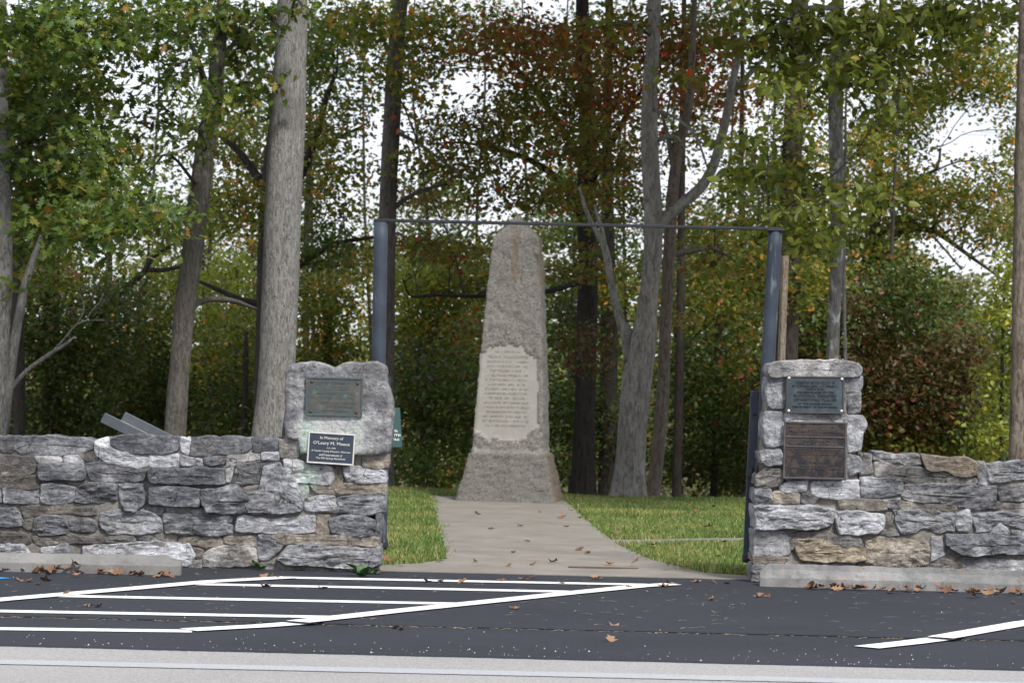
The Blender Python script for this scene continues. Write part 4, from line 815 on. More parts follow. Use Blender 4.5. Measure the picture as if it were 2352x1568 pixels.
class Tree:
    def __init__(s, name, label, Y, bark, base, group=None):
        s.Y = Y; s.bark = bark; s.top = None; s.t = thing(name, (base[0], Y, gz(base[0], Y)), label, 'tree', group); s.trunk = MB(); s.limb = []; s.twig = MB(); s.L = []; s.C = []; s.sk = []; s.big = []
    def px(s, pts, dy=0):
        out = []; k = len(pts)
        for i, p in enumerate(pts):
            Y = s.Y+(p[3] if len(p) > 3 else dy*i/max(1, k-1)); q = P(p[0], p[1], Y); out.append((q.x, q.y, q.z, p[2]/2*Y/F))
        return out
    def stem(s, pts, n=16, step=.16, wob=.10, flare=0, limb=False, dy=0, root=True):
        w = s.px(pts, dy)
        if root and not limb:
            g = gz(w[0][0], s.Y); 
            if w[0][2] > g-.1:
                x0, y0, z0, r0 = w[0]; x1, y1, z1, r1 = w[1]; k = (g-.15-z0)/(z1-z0) if abs(z1-z0) > 1e-3 else 0
                w = [(x0+(x1-x0)*k*.6, y0, g-.15, r0*1.08)]+w
        q = smooth_path(w, step); pts3 = [Vector(a[:3]) for a in q]; rad = [max(.003, a[3]) for a in q]
        if flare:
            g = gz(q[0][0], s.Y)
            rad = [r*(1+flare*math.exp(-max(0, p.z-g)/.22)) for r, p in zip(rad, pts3)]
        if limb: s.limb.append(MB().tube(pts3, rad, n, wob, random.random()*50))
        else: s.trunk.tube(pts3, rad, n, wob, random.random()*50)
        if not limb: s.top = (pts3[-1].copy(), rad[-1])
        s.sk += [(p, r) for p, r in zip(pts3, rad)]
    def blob(s, u, v, ru, rv, pal, size=.11, tpl='bit', k=2.0, dy=0, ry=None, flat=.45, twigs=5, cl=14, spread=.22):
        Y = s.Y+dy; c = P(u, v, Y); rx, rz = ru*Y/F, rv*Y/F; ry = ry or max(.5, min(2.0, rx*.9))
        lp = (size*F/Y)**2*.30; n = int(2.3*k*PI*ru*rv/lp)
        if n < 4: return
        nc = max(2, n//cl); d = rng.normal(0, 1, (nc, 3)); d /= np.linalg.norm(d, axis=1)[:, None]; d *= rng.random((nc, 1))**.40
        cc = np.array(c)+d*np.array([rx, ry, rz])
        sp_ = min(spread, rx*.6)
        idx = rng.integers(0, nc, n); pos = cc[idx]+rng.normal(0, 1, (n, 3))*np.array([sp_, sp_, sp_*flat])
        sz = size*rng.uniform(.6, 1.25, n); V, Fi = leaf_geo(pos, sz, tpl)
        shade = rng.uniform(.6, 1.3, (nc, 1))  # random light and dark clumps: extra light-shade contrast mixed into leaf colour
        s.L.append((V, Fi)); s.C.append(np.repeat((pal_cols(pal, n)*shade[idx])[:, None, :], V.shape[1], 1))
        if twigs and s.sk:
            a = min(s.sk, key=lambda q: (q[0]-c).length+(0.6 if q[0].z > c.z else 0)+(3 if q[1] < .008 else 0))
            A = a[0]; r0 = min(a[1]*.55, .008+.010*(c-A).length); mid = A.lerp(c, .5)+Vector((0, 0, .12*(c-A).length*(1 if rng.random() < .7 else -1)))+Vector(rng.normal(0, .06, 3))*(c-A).length
            path = smooth_path([(*A, r0), (*mid, r0*.75), (*c, r0*.45)], .18)
            path = [(x+.02*fr(x*3, z*3, 1), y, z+.03*fr(x*3, z*3, 8), r) for x, y, z, r in path]
            s.twig.tube([p[:3] for p in path], [p[3] for p in path], 5)
            for j in rng.choice(nc, min(nc, twigs), replace=False):
                e = Vector(cc[j]); b = Vector(path[int(len(path)*rng.uniform(.4, .98))][:3]); m_ = b.lerp(e, .5)+Vector(rng.normal(0, .08, 3))*(e-b).length
                s.twig.tube([b, m_, e], [r0*.4, r0*.28, .003], 4)
    def canopy(s, x, y, z, rx, ry, rz, n, pal, size=.34):    # upper crown, above the picture
        if s.top:                                             # the stem goes on up into it
            p0, r0 = s.top; e = Vector((x, y, z+rz*.4)); w = [(*p0.lerp(e, k), max(.01, r0*(1-.85*k))) for k in (0, .25, .5, .75, 1)]; w = smooth_path(w, .3)
            s.trunk.tube([q[:3] for q in w], [q[3] for q in w], 12, .08)
        d = rng.normal(0, 1, (n, 3)); d /= np.linalg.norm(d, axis=1)[:, None]; d *= rng.random((n, 1))**.4
        pos = np.array([x, y, z])+d*np.array([rx, ry, rz]); V, Fi = leaf_geo(pos, size*rng.uniform(.7, 1.2, n), 'bit', .2)
        s.L.append((V, Fi)); s.C.append(np.repeat(pal_cols(pal, n)[:, None, :], V.shape[1], 1))
    def leaf_objects(s, spots, size, pal):                    # the largest leaves: one object each
        V0, F0 = TPL['oval']; cols = pal_cols(pal, 4); meshes = []
        for c in cols:
            me = bpy.data.meshes.new('leaf'); me.from_pydata([tuple(v) for v in V0], [], [tuple(f) for f in F0]); a = me.color_attributes.new('Col', 'FLOAT_COLOR', 'POINT')
            a.data.foreach_set('color', np.tile(np.append(c, 1), len(V0)).astype(np.float32)); me.materials.append(M_LEAF); me.polygons.foreach_set('use_smooth', [True]*len(me.polygons)); meshes.append(me)
        for p in spots:
            o = bpy.data.objects.new('leaf', meshes[rng.integers(4)]); COL.objects.link(o); o.parent = s.t; o.location = Vector(p)-s.t.location
            az = rng.uniform(0, 2*PI); el = rng.normal(-.6, .35)
            o.rotation_euler = (Matrix.Rotation(az, 3, 'Z') @ Matrix.Rotation(el, 3, 'X') @ Matrix.Rotation(rng.normal(0, .5), 3, 'Y')).to_euler(); sc = size*rng.uniform(.75, 1.2); o.scale = (sc, sc, sc)
    def done(s):
        if s.trunk.v: mesh_obj('trunk', s.trunk.v, s.trunk.f, s.bark, s.t)
        for m_ in s.limb: mesh_obj('limb', m_.v, m_.f, s.bark, s.t)
        if s.twig.v: mesh_obj('twigs', s.twig.v, s.twig.f, M_TWIG, s.t)['kind'] = 'stuff'
        if s.L:
            V = []; Fi = []; C = []; k = 0
            for (v, f), c in zip(s.L, s.C):
                V.append(v.reshape(-1, 3)); Fi.append(f+k); k += v.shape[0]*v.shape[1]; C.append(c.reshape(-1, 3))
            C = np.concatenate(C); C = np.concatenate([C, np.ones((len(C), 1))], 1); Fi = np.concatenate(Fi); TRI[0] += len(Fi)
            mesh_obj('crown', np.concatenate(V), Fi, M_LEAF, s.t, smooth=False, attr=C)['kind'] = 'stuff'
        return s
M_TWIG = m_bark('twig_bark', (.05, .043, .036), (.12, .105, .09), 2)
WG = 'trees around the monument'
# --- left edge: white oak with a pale side stem and a dead bough
t = Tree('white_oak', 'dense green oak with a pale forked stem and a bare dead bough', 29.5, M_BARKPALE, (P(-20, 1000, 29.5).x, 0), WG)
t.stem([(-12, 1000, 62), (-6, 860, 54), (2, 700, 50), (6, 560, 46), (0, 300, 42), (-10, -250, 36)], 18, flare=.3)
t.stem([(4, 1000, 32), (12, 930, 28), (28, 820, 24), (44, 720, 22), (56, 660, 20), (74, 600, 16), (96, 540, 10)], 12, limb=True)
t.stem([(18, 900, 11), (60, 852, 10), (110, 815, 9), (150, 790, 8), (172, 772, 4)], 8, step=.06, limb=True)
for q in ([(120, 808, 6), (150, 775, 5), (176, 745, 5), (206, 735, 4), (240, 736, 2)], [(176, 745, 4), (192, 715, 3.5), (190, 690, 3), (182, 672, 1.5)], [(196, 738, 3), (212, 712, 2.5), (232, 690, 2), (238, 672, 1.2)], [(192, 712, 2.5), (172, 705, 2), (150, 710, 1.2)]):
    t.stem(q, 6, step=.05, limb=True)
for q in ([(-4, 560), (80, 470), (200, 400), (300, 340)], [(0, 360), (110, 290), (180, 160), (240, 60)]):
    p3 = [P(a, b, 30+.3*i) for i, (a, b) in enumerate(q)]; w3 = smooth_path([(*p, .03-.007*i) for i, p in enumerate(p3)], .15); t.twig.tube([w[:3] for w in w3], [w[3] for w in w3], 7); t.sk += [(Vector(w[:3]), w[3]) for w in w3]
for a in ((60, 60, 130, 95, 2.6), (190, 60, 110, 85, 2.4), (70, 200, 130, 95, 2.6), (205, 190, 80, 90, 2.0), (90, 330, 150, 90, 2.4), (230, 330, 70, 60, 1.3), (110, 430, 160, 75, 2.5), (270, 450, 110, 60, 1.6), (350, 505, 75, 50, 2.0), (180, 520, 150, 55, 2.4), (50, 560, 100, 55, 2.4), (300, 560, 80, 30, 1.2), (30, 640, 60, 40, .8), (270, 60, 60, 50, 1.0)):
    t.blob(*a[:4], 'oak', .12, 'oak', a[4], dy=rng.uniform(-1.5, 1.0), ry=1.0, twigs=10, cl=24, spread=.17)
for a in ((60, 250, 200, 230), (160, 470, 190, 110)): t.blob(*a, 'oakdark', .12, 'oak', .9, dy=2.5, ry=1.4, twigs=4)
t.canopy(-6, 30, 9.5, 4, 4, 3, 2500, 'oak'); t.done()
# --- leaning oak
t = Tree('leaning_oak', 'brown-grey oak trunk leaning beside the slanted lectern frame', 31.5, M_BARKGREY, (P(402, 1000, 31.5).x, 0), WG)
t.stem([(402, 1000, 49), (412, 850, 47), (425, 700, 49), (445, 550, 48), (463, 400, 47), (478, 300, 43), (492, 220, 38), (502, 120, 32), (512, 0, 28), (525, -250, 20)], 18, flare=.25)
t.stem([(484, 262, 22), (470, 190, 17), (452, 130, 13), (420, 60, 10), (380, -60, 7)], 8, limb=True); t.stem([(430, 715, 14), (470, 690, 13), (530, 690, 12), (590, 710, 6)], 8, limb=True, dy=2); t.stem([(498, 150, 14), (545, 90, 10), (600, 30, 6)], 8, limb=True)
for a in ((330, 60, 90, 60, 1.1), (400, 150, 85, 80, 1.5), (480, 60, 110, 65, 1.7), (570, 100, 70, 90, 1.4), (380, 260, 75, 55, 1.2), (450, 300, 60, 60, 1.1), (520, 220, 60, 70, 1.0), (640, 20, 50, 30, 1.6), (340, 400, 70, 50, .8), (600, 200, 45, 80, .9), (430, 20, 120, 40, 1.4), (670, 15, 40, 22, 1.5)):
    t.blob(*a[:4], 'oak', .11, 'oak', a[4], dy=rng.uniform(-2.0, .5), ry=.9, twigs=9, cl=22, spread=.16)
t.canopy(P(500, 0, 31.5).x, 31.5, 10, 3, 3, 3.5, 2500, 'oak'); t.done()
# --- big pale trunk
t = Tree('poplar_trunk', 'thick straight pale furrowed trunk rising behind the notched pillar', 30.5, M_BARKPALE, (P(625, 1000, 30.5).x, 0), WG)
t.stem([(624, 1010, 92), (632, 900, 84), (640, 750, 83), (646, 600, 82), (652, 450, 82), (660, 300, 80), (666, 150, 75), (671, 30, 71), (678, -250, 62)], 34, step=.09, wob=.06, flare=.35)
t.blob(630, 40, 35, 30, 'oak', .12, 'oak', 1.3, dy=-1, ry=.3); t.blob(690, 12, 35, 18, 'oak', .12, 'oak', 1.6, dy=-1, ry=.3)
t.canopy(P(670, 0, 30.5).x, 30.5, 11, 3.5, 3.5, 4, 3000, 'oak'); t.done()
# --- dark spreading tree right behind it
t = Tree('spreading_tree', 'dark spreading tree half hidden behind the thick pale trunk', 44, M_BARKDARK, (P(622, 1000, 44).x, 0), WG)
t.stem([(612, 1060, 60), (612, 800, 54), (618, 560, 52), (624, 420, 48), (640, 250, 36), (650, 60, 26), (655, -150, 18)], 12)
t.stem([(618, 450, 26), (580, 390, 20), (535, 335, 14), (500, 310, 6)], 8, limb=True); t.stem([(625, 470, 30), (690, 400, 24), (730, 300, 18), (748, 230, 14), (775, 160, 8)], 8, limb=True); t.stem([(615, 700, 18), (560, 690, 14), (500, 665, 11), (445, 640, 6)], 8, limb=True); t.stem([(720, 340, 10), (790, 310, 7), (850, 280, 4)], 6, limb=True); t.stem([(625, 640, 22), (700, 600, 18), (770, 560, 12), (860, 545, 7)], 8, limb=True)
for a in ((560, 330, 70, 110, 1.3), (540, 470, 70, 70, 1.9), (740, 130, 65, 120, 1.5), (800, 60, 70, 60, 1.4), (750, 280, 70, 70, 1.1), (800, 360, 75, 70, 1.0), (730, 430, 50, 60, 1.2), (830, 230, 60, 60, .7), (790, 470, 60, 35, .8), (560, 180, 50, 60, .8), (740, 560, 60, 60, 2.2)):
    t.blob(*a[:4], 'yel' if rng.random() < .6 else 'oakdark', .085, 'bit', a[4], dy=rng.uniform(-1.5, 1.5), ry=1.4, twigs=6, cl=18)
t.canopy(P(650, 0, 44).x, 44, 13, 4.5, 4, 4, 1600, 'oakdark'); t.done()
# --- dark straight trunk over the left gate post
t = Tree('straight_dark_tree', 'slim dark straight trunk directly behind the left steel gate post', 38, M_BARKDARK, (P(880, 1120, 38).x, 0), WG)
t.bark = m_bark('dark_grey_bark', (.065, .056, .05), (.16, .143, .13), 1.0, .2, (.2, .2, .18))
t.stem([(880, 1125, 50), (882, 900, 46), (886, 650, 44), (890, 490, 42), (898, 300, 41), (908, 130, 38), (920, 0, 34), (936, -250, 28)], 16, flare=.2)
t.stem([(900, 480, 12), (960, 440, 10), (1040, 420, 6)], 6, limb=True); t.stem([(905, 300, 12), (960, 330, 9), (1030, 380, 7), (1090, 430, 4)], 6, limb=True, dy=-1)
for a in ((860, 60, 80, 60, 1.3), (950, 110, 70, 60, 1.3), (880, 170, 70, 45, 1.2), (1000, 50, 70, 45, 1.2), (970, 200, 60, 50, .9)):
    t.blob(*a[:4], 'yel', .085, 'maple', a[4], dy=rng.uniform(-1.5, .5), ry=.9, twigs=6, cl=20)
t.canopy(P(920, 0, 38).x, 38, 11.5, 4, 4, 4, 2500, 'yel'); t.done()
# --- red-tinged dogwood-like tree spreading over the monument
t = Tree('red_tinged_tree', 'layered olive and red tinged tree spreading above the obelisk', 42, m_bark('shade_toned_bark', (.02, .017, .015), (.052, .046, .04), 1.0), (P(1345, 1120, 42).x, 0), WG)  # bark toned near black: shade around this trunk is painted in
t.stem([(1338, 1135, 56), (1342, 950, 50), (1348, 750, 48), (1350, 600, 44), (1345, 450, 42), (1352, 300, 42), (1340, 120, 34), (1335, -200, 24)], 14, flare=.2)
t.stem([(1350, 520, 26), (1290, 420, 18), (1200, 360, 13), (1080, 330, 7), (980, 330, 3)], 8, limb=True, dy=-3); t.stem([(1350, 430, 24), (1420, 300, 16), (1480, 200, 10), (1560, 130, 5)], 8, limb=True, dy=-2); t.stem([(1345, 380, 20), (1260, 250, 14), (1190, 160, 9), (1120, 90, 4)], 8, limb=True, dy=-3); t.stem([(1350, 640, 18), (1250, 670, 12), (1110, 680, 9), (1000, 678, 7), (945, 680, 5), (925, 640, 3)], 8, limb=True, dy=-4)
for a in ((1000, 290, 95, 45, 1.2, 'dog'), (1060, 380, 130, 45, 1.8, 'dog'), (970, 440, 75, 35, 1.2, 'dog'), (1140, 310, 110, 60, 1.5, 'dog'), (1240, 240, 140, 75, 1.9, 'dog'), (1190, 120, 120, 75, 1.5, 'red'), (1330, 120, 110, 75, 1.9, 'dog'), (1080, 60, 100, 50, 1.2, 'yel'), (1340, 330, 110, 80, 2.0, 'dog'), (1280, 440, 120, 50, 1.8, 'dog'), (1430, 230, 80, 80, 1.7, 'red'), (1460, 110, 90, 75, 1.7, 'red'), (1600, 110, 95, 70, 1.8, 'red'), (1650, 220, 80, 60, 1.6, 'red'), (1540, 40, 110, 40, 1.6, 'dog'), (1400, 470, 80, 50, 1.8, 'dog'), (1060, 575, 95, 35, 2.0, 'dog'), (960, 560, 60, 40, 1.6, 'dog'), (1330, 610, 60, 45, 1.8, 'dog'), (1370, 770, 60, 45, 1.6, 'burg'), (1335, 835, 55, 30, 1.6, 'burg'), (1550, 740, 60, 24, 1.5, 'dog'), (1150, 450, 90, 40, 1.4, 'dog'), (1230, 60, 90, 50, 1.5, 'red'), (1440, 370, 60, 60, 1.4, 'dog'), (1580, 320, 60, 60, 1.0, 'dog'), (1600, 210, 60, 50, 1.2, 'red'), (1020, 160, 60, 50, .7, 'yel')):
    t.blob(*a[:4], a[5], .078, 'bit', a[4]*.78, dy=rng.uniform(-5, -.5), ry=.9, flat=.26, twigs=6, cl=26, spread=.26)
t.canopy(P(1340, 0, 42).x, 42, 12, 5, 4, 4, 3500, 'dog'); t.done()
# --- twin-stem pale maple right of the monument
t = Tree('forked_maple', 'pale grey forked tree with a thin side stem standing on the lawn edge', 34.8, M_BARKMAPLE, (P(1443, 1140, 34.8).x, 0), WG)
t.stem([(1443, 1142, 60), (1447, 1060, 62), (1452, 980, 66), (1462, 880, 67), (1476, 790, 62), (1488, 700, 46), (1497, 610, 42), (1501, 500, 43), (1495, 400, 41), (1491, 300, 39), (1494, 180, 35), (1503, 60, 30), (1512, -220, 22)], 26, step=.09, wob=.07, flare=.55)
t.stem([(1450, 830, 34), (1438, 775, 24), (1420, 720, 20), (1404, 650, 17), (1394, 590, 17), (1384, 555, 15), (1366, 525, 11), (1345, 480, 9), (1330, 430, 6)], 12, step=.06, limb=True); t.stem([(1390, 570, 10), (1384, 530, 9), (1372, 495, 8), (1365, 470, 6)], 8, limb=True, step=.06)
t.stem([(1462, 820, 22), (1452, 775, 16), (1440, 750, 12), (1428, 735, 9)], 8, limb=True, step=.05); t.stem([(1500, 560, 26), (1520, 510, 27), (1560, 472, 26), (1605, 435, 25), (1632, 395, 23), (1650, 345, 22), (1668, 270, 20), (1685, 180, 18), (1700, 110, 15), (1712, 30, 11)], 12, step=.08, limb=True)
t.stem([(1678, 215, 15), (1705, 190, 13), (1735, 155, 11), (1765, 125, 7)], 8, limb=True, step=.08); t.stem([(1510, 322, 13), (1540, 313, 11), (1556, 316, 8), (1568, 335, 4)], 8, limb=True, step=.05); t.stem([(1490, 250, 9), (1530, 260, 8), (1590, 300, 7), (1620, 370, 5), (1640, 440, 3)], 6, limb=True, dy=-1); t.stem([(1500, 60, 10), (1488, 20, 10), (1500, -30, 8)], 6, limb=True)
for a in ((1400, 60, 60, 50, 1.0), (1560, 170, 60, 40, .8), (1680, 90, 55, 50, 1.0)): t.blob(*a[:4], 'dog', .11, 'maple', a[4], dy=-.5, ry=.8, flat=.3)
t.canopy(P(1500, 0, 34.8).x, 34.8, 11, 4, 4, 4, 3000, 'dog'); t.done()
t = Tree('slim_brown_tree', 'slim brown trunk standing close behind the pale forked tree', 36.4, M_BARKBROWN, (P(1505, 1140, 36.4).x, 0), WG)
t.bark = m_bark('slim_brown_bark', (.075, .058, .045), (.20, .165, .135), 1.0, .2, (.26, .24, .21))
t.stem([(1500, 1142, 32), (1514, 1000, 29), (1522, 900, 29), (1528, 750, 27), (1536, 600, 27), (1545, 450, 27), (1560, 330, 24), (1582, 250, 20), (1590, 120, 16), (1600, -150, 10)], 12); t.stem([(1550, 400, 16), (1535, 320, 12), (1520, 260, 7)], 8, limb=True); t.stem([(1538, 585, 16), (1590, 575, 13), (1640, 570, 8), (1690, 600, 4)], 8, limb=True, dy=1)
t.blob(1600, 600, 60, 40, 'dog', .11, 'maple', 1.2, dy=1, ry=.8); t.canopy(P(1590, 0, 36.4).x, 37, 11, 3, 3, 3, 1200, 'dog'); t.done()
# --- hickory with big leaves
t = Tree('hickory', 'slim lichen-pale trunk with big light green leaves behind the flat-capped pillar', 33.0, M_BARKWHITE, (P(1908, 1100, 33).x, 0), WG)
t.stem([(1905, 1080, 34), (1910, 900, 30), (1914, 760, 30), (1921, 620, 30), (1923, 500, 30), (1921, 380, 33), (1919, 250, 34), (1921, 150, 32), (1925, 0, 28), (1930, -220, 22)], 16, step=.1, wob=.08, flare=.2)
t.stem([(1912, 135, 14), (1880, 135, 12), (1855, 160, 9), (1845, 175, 5)], 8, limb=True, step=.05); t.stem([(1925, 60, 18), (2000, 40, 12), (2110, 20, 8), (2200, 30, 4)], 8, limb=True, dy=-2); t.stem([(1920, 420, 12), (1870, 440, 9), (1800, 480, 7), (1740, 520, 4)], 8, limb=True, dy=-2.5); t.stem([(1925, 20, 14), (1850, 20, 10), (1780, 60, 5)], 8, limb=True, dy=-2)
HK = ((1740, 400, 75, 45, 1.7), (1820, 420, 80, 50, 2.0), (1880, 490, 75, 50, 2.0), (1800, 520, 80, 40, 2.0), (1690, 440, 40, 35, 1.0), (1850, 560, 60, 40, 2.0), (1720, 330, 50, 40, 1.2), (1985, 450, 60, 55, 1.5), (1850, 60, 110, 60, 2.2), (1990, 50, 110, 55, 2.2), (2110, 50, 90, 55, 2.2), (2040, 130, 100, 50, 1.8), (1830, 150, 80, 50, 1.6), (1950, 170, 80, 55, 1.8), (2200, 50, 80, 50, 2.0), (2300, 20, 60, 30, 2.2), (1750, 90, 60, 60, 1.3), (2030, 250, 60, 55, 1.4), (2170, 110, 60, 40, 1.4), (1770, 200, 40, 50, .9), (1720, 15, 80, 35, 1.4), (2100, 210, 45, 40, .9), (1790, 290, 50, 40, 1.0))
for a in HK: t.blob(*a[:4], 'hick', .115, 'oval', a[4]*.95, dy=rng.uniform(-3, -.5), ry=.9, twigs=9, cl=13, spread=.15)
spots = []
for a in HK:
    for _ in range(max(3, int(a[2]*a[3]/420))):
        th, rr = rng.uniform(0, 2*PI), rng.random()**.5; spots.append(P(a[0]+a[2]*rr*math.cos(th), a[1]+a[3]*rr*math.sin(th), 33-rng.uniform(1.5, 3.6)))
t.leaf_objects(spots[:280], .118, 'hick')
t.canopy(P(1930, 0, 33).x, 33, 9.5, 4, 4, 3, 2500, 'hick', .4); t.done()
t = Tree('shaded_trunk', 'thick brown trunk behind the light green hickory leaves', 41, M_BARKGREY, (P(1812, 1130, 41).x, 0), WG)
t.bark = m_bark('shade_bark', (.045, .037, .031), (.11, .093, .08), 1.0, .2, (.13, .13, .12))  # darker bark than the grey one, shade included in its colour
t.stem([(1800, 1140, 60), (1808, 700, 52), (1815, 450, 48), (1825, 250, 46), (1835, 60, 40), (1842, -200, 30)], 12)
for a in ((1830, 330, 70, 70, 1.3), (1860, 240, 60, 60, 1.2), (1760, 620, 80, 60, 2.0), (1850, 650, 70, 60, 2.0), (1990, 350, 60, 60, 1.5)): t.blob(*a[:4], 'yel', .085, 'bit', a[4], dy=rng.uniform(-1, 2), ry=1, twigs=6, cl=20)
t.canopy(P(1830, 0, 41).x, 41, 12, 4, 4, 4, 2500, 'yel'); t.done()
t = Tree('edge_tree', 'ridged brown trunk standing behind the low wall with the rusty slab', 30.0, M_BARKBROWN, (P(2345, 1060, 30).x, 0), WG)
t.stem([(2340, 1070, 50), (2342, 900, 44), (2345, 700, 42), (2348, 500, 40), (2352, 300, 38), (2356, 100, 36), (2362, -200, 30)], 20, step=.1, flare=.25); t.canopy(P(2360, 0, 30).x, 30, 9.5, 3, 3, 3, 1800, 'hick', .36); t.done()
# --- far right: small leaved, orange flecked
t = Tree('orange_flecked_tree', 'open green tree flecked with orange leaves beside the bright gap of sky', 50, M_BARKDARK, (P(2010, 1060, 50).x, 0), WG)
t.stem([(2000, 1090, 36), (2003, 800, 32), (2008, 560, 28), (2015, 400, 26), (2025, 200, 22), (2030, -100, 16)], 10); t.stem([(2008, 640, 22), (2060, 540, 18), (2140, 530, 14), (2230, 590, 9), (2300, 640, 5)], 8, limb=True); t.stem([(2010, 500, 18), (2090, 420, 12), (2150, 390, 9), (2160, 340, 5)], 8, limb=True); t.stem([(2012, 560, 14), (2040, 520, 12), (2090, 505, 9), (2140, 540, 6), (2210, 620, 4)], 8, limb=True)
for a in ((2150, 190, 85, 80, 1.2), (2230, 130, 85, 90, 1.4), (2290, 200, 60, 80, 1.2), (2050, 330, 90, 60, 1.3), (2070, 430, 110, 60, 1.8), (2160, 450, 70, 45, 1.5), (2200, 440, 60, 30, 1.2), (2290, 380, 50, 45, 1.0), (2290, 440, 50, 25, 1.0), (2080, 510, 90, 35, 1.3), (2190, 520, 60, 30, .8), (2290, 540, 50, 50, .9), (2000, 560, 70, 70, 1.8), (2100, 250, 60, 50, 1.0), (2250, 480, 60, 30, .7), (2330, 300, 30, 60, 1.2), (1980, 640, 60, 40, 1.8), (2080, 590, 50, 40, 1.2)):
    t.blob(*a[:4], 'yel', .085, 'bit', a[4]*1.1, dy=rng.uniform(-2, 2), ry=1.3, twigs=6, cl=18)
t.canopy(P(2100, 0, 50).x, 50, 14, 6, 5, 4.5, 3500, 'yel'); t.done()
t = Tree('burgundy_tree', 'dark burgundy brown shrubby tree behind the uneven wall coping', 46, M_BARKDARK, (P(2080, 1080, 46).x, 0), WG)
t.stem([(2075, 1100, 30), (2060, 900, 24), (2050, 760, 18), (2045, 640, 10)], 8); t.stem([(2065, 950, 12), (2140, 880, 9), (2230, 830, 5)], 6, limb=True)
for a in ((2040, 700, 110, 110, 2.6), (2100, 880, 150, 130, 2.8), (1990, 880, 80, 130, 2.8), (2200, 850, 90, 110, 2.2), (2220, 990, 90, 70, 2.6), (2060, 1010, 130, 70, 2.6), (2110, 640, 60, 50, 1.2), (2170, 700, 50, 60, 1.0)): t.blob(*a[:4], ['burg', 'dark', 'dog', 'burg'][int(rng.integers(4))], .085, 'bit', a[4]*.85, dy=rng.uniform(-1.5, 1.5), ry=1.5, twigs=6)
t.canopy(P(2080, 0, 46).x, 46, 8.2, 3, 3, 1.2, 700, 'burg'); t.done()
t = Tree('sunny_sapling', 'bright yellow-green sapling beside the ridged brown trunk', 40, M_BARKDARK, (P(2300, 1070, 40).x, 0), WG)
t.stem([(2300, 1090, 12), (2302, 850, 9), (2306, 650, 5)], 6)
for a in ((2300, 720, 35, 80, 1.7), (2318, 620, 35, 50, 1.4), (2290, 900, 40, 70, 1.2), (2280, 1000, 45, 60, 2.2), (2370, 800, 50, 160, 1.8)): t.blob(*a[:4], 'sunlit_tint', .08, 'bit', a[4], ry=.8, twigs=5)
t.done()
t = Tree('pale_distant_tree', 'hazy grey-green tree seen beyond the burgundy shrubs', 78, M_BARKDARK, (P(2170, 1000, 78).x, 0), WG)
t.stem([(2170, 1040, 18), (2172, 800, 14), (2175, 620, 8)], 6)
for a in ((2140, 690, 80, 80, 2.2), (2210, 700, 70, 90, 2.2), (2120, 800, 90, 90, 2.4), (2230, 830, 90, 90, 2.4), (2060, 610, 60, 50, 1.2)): t.blob(*a[:4], 'pale', .16, 'bit', a[4], ry=2, twigs=3)
t.done()
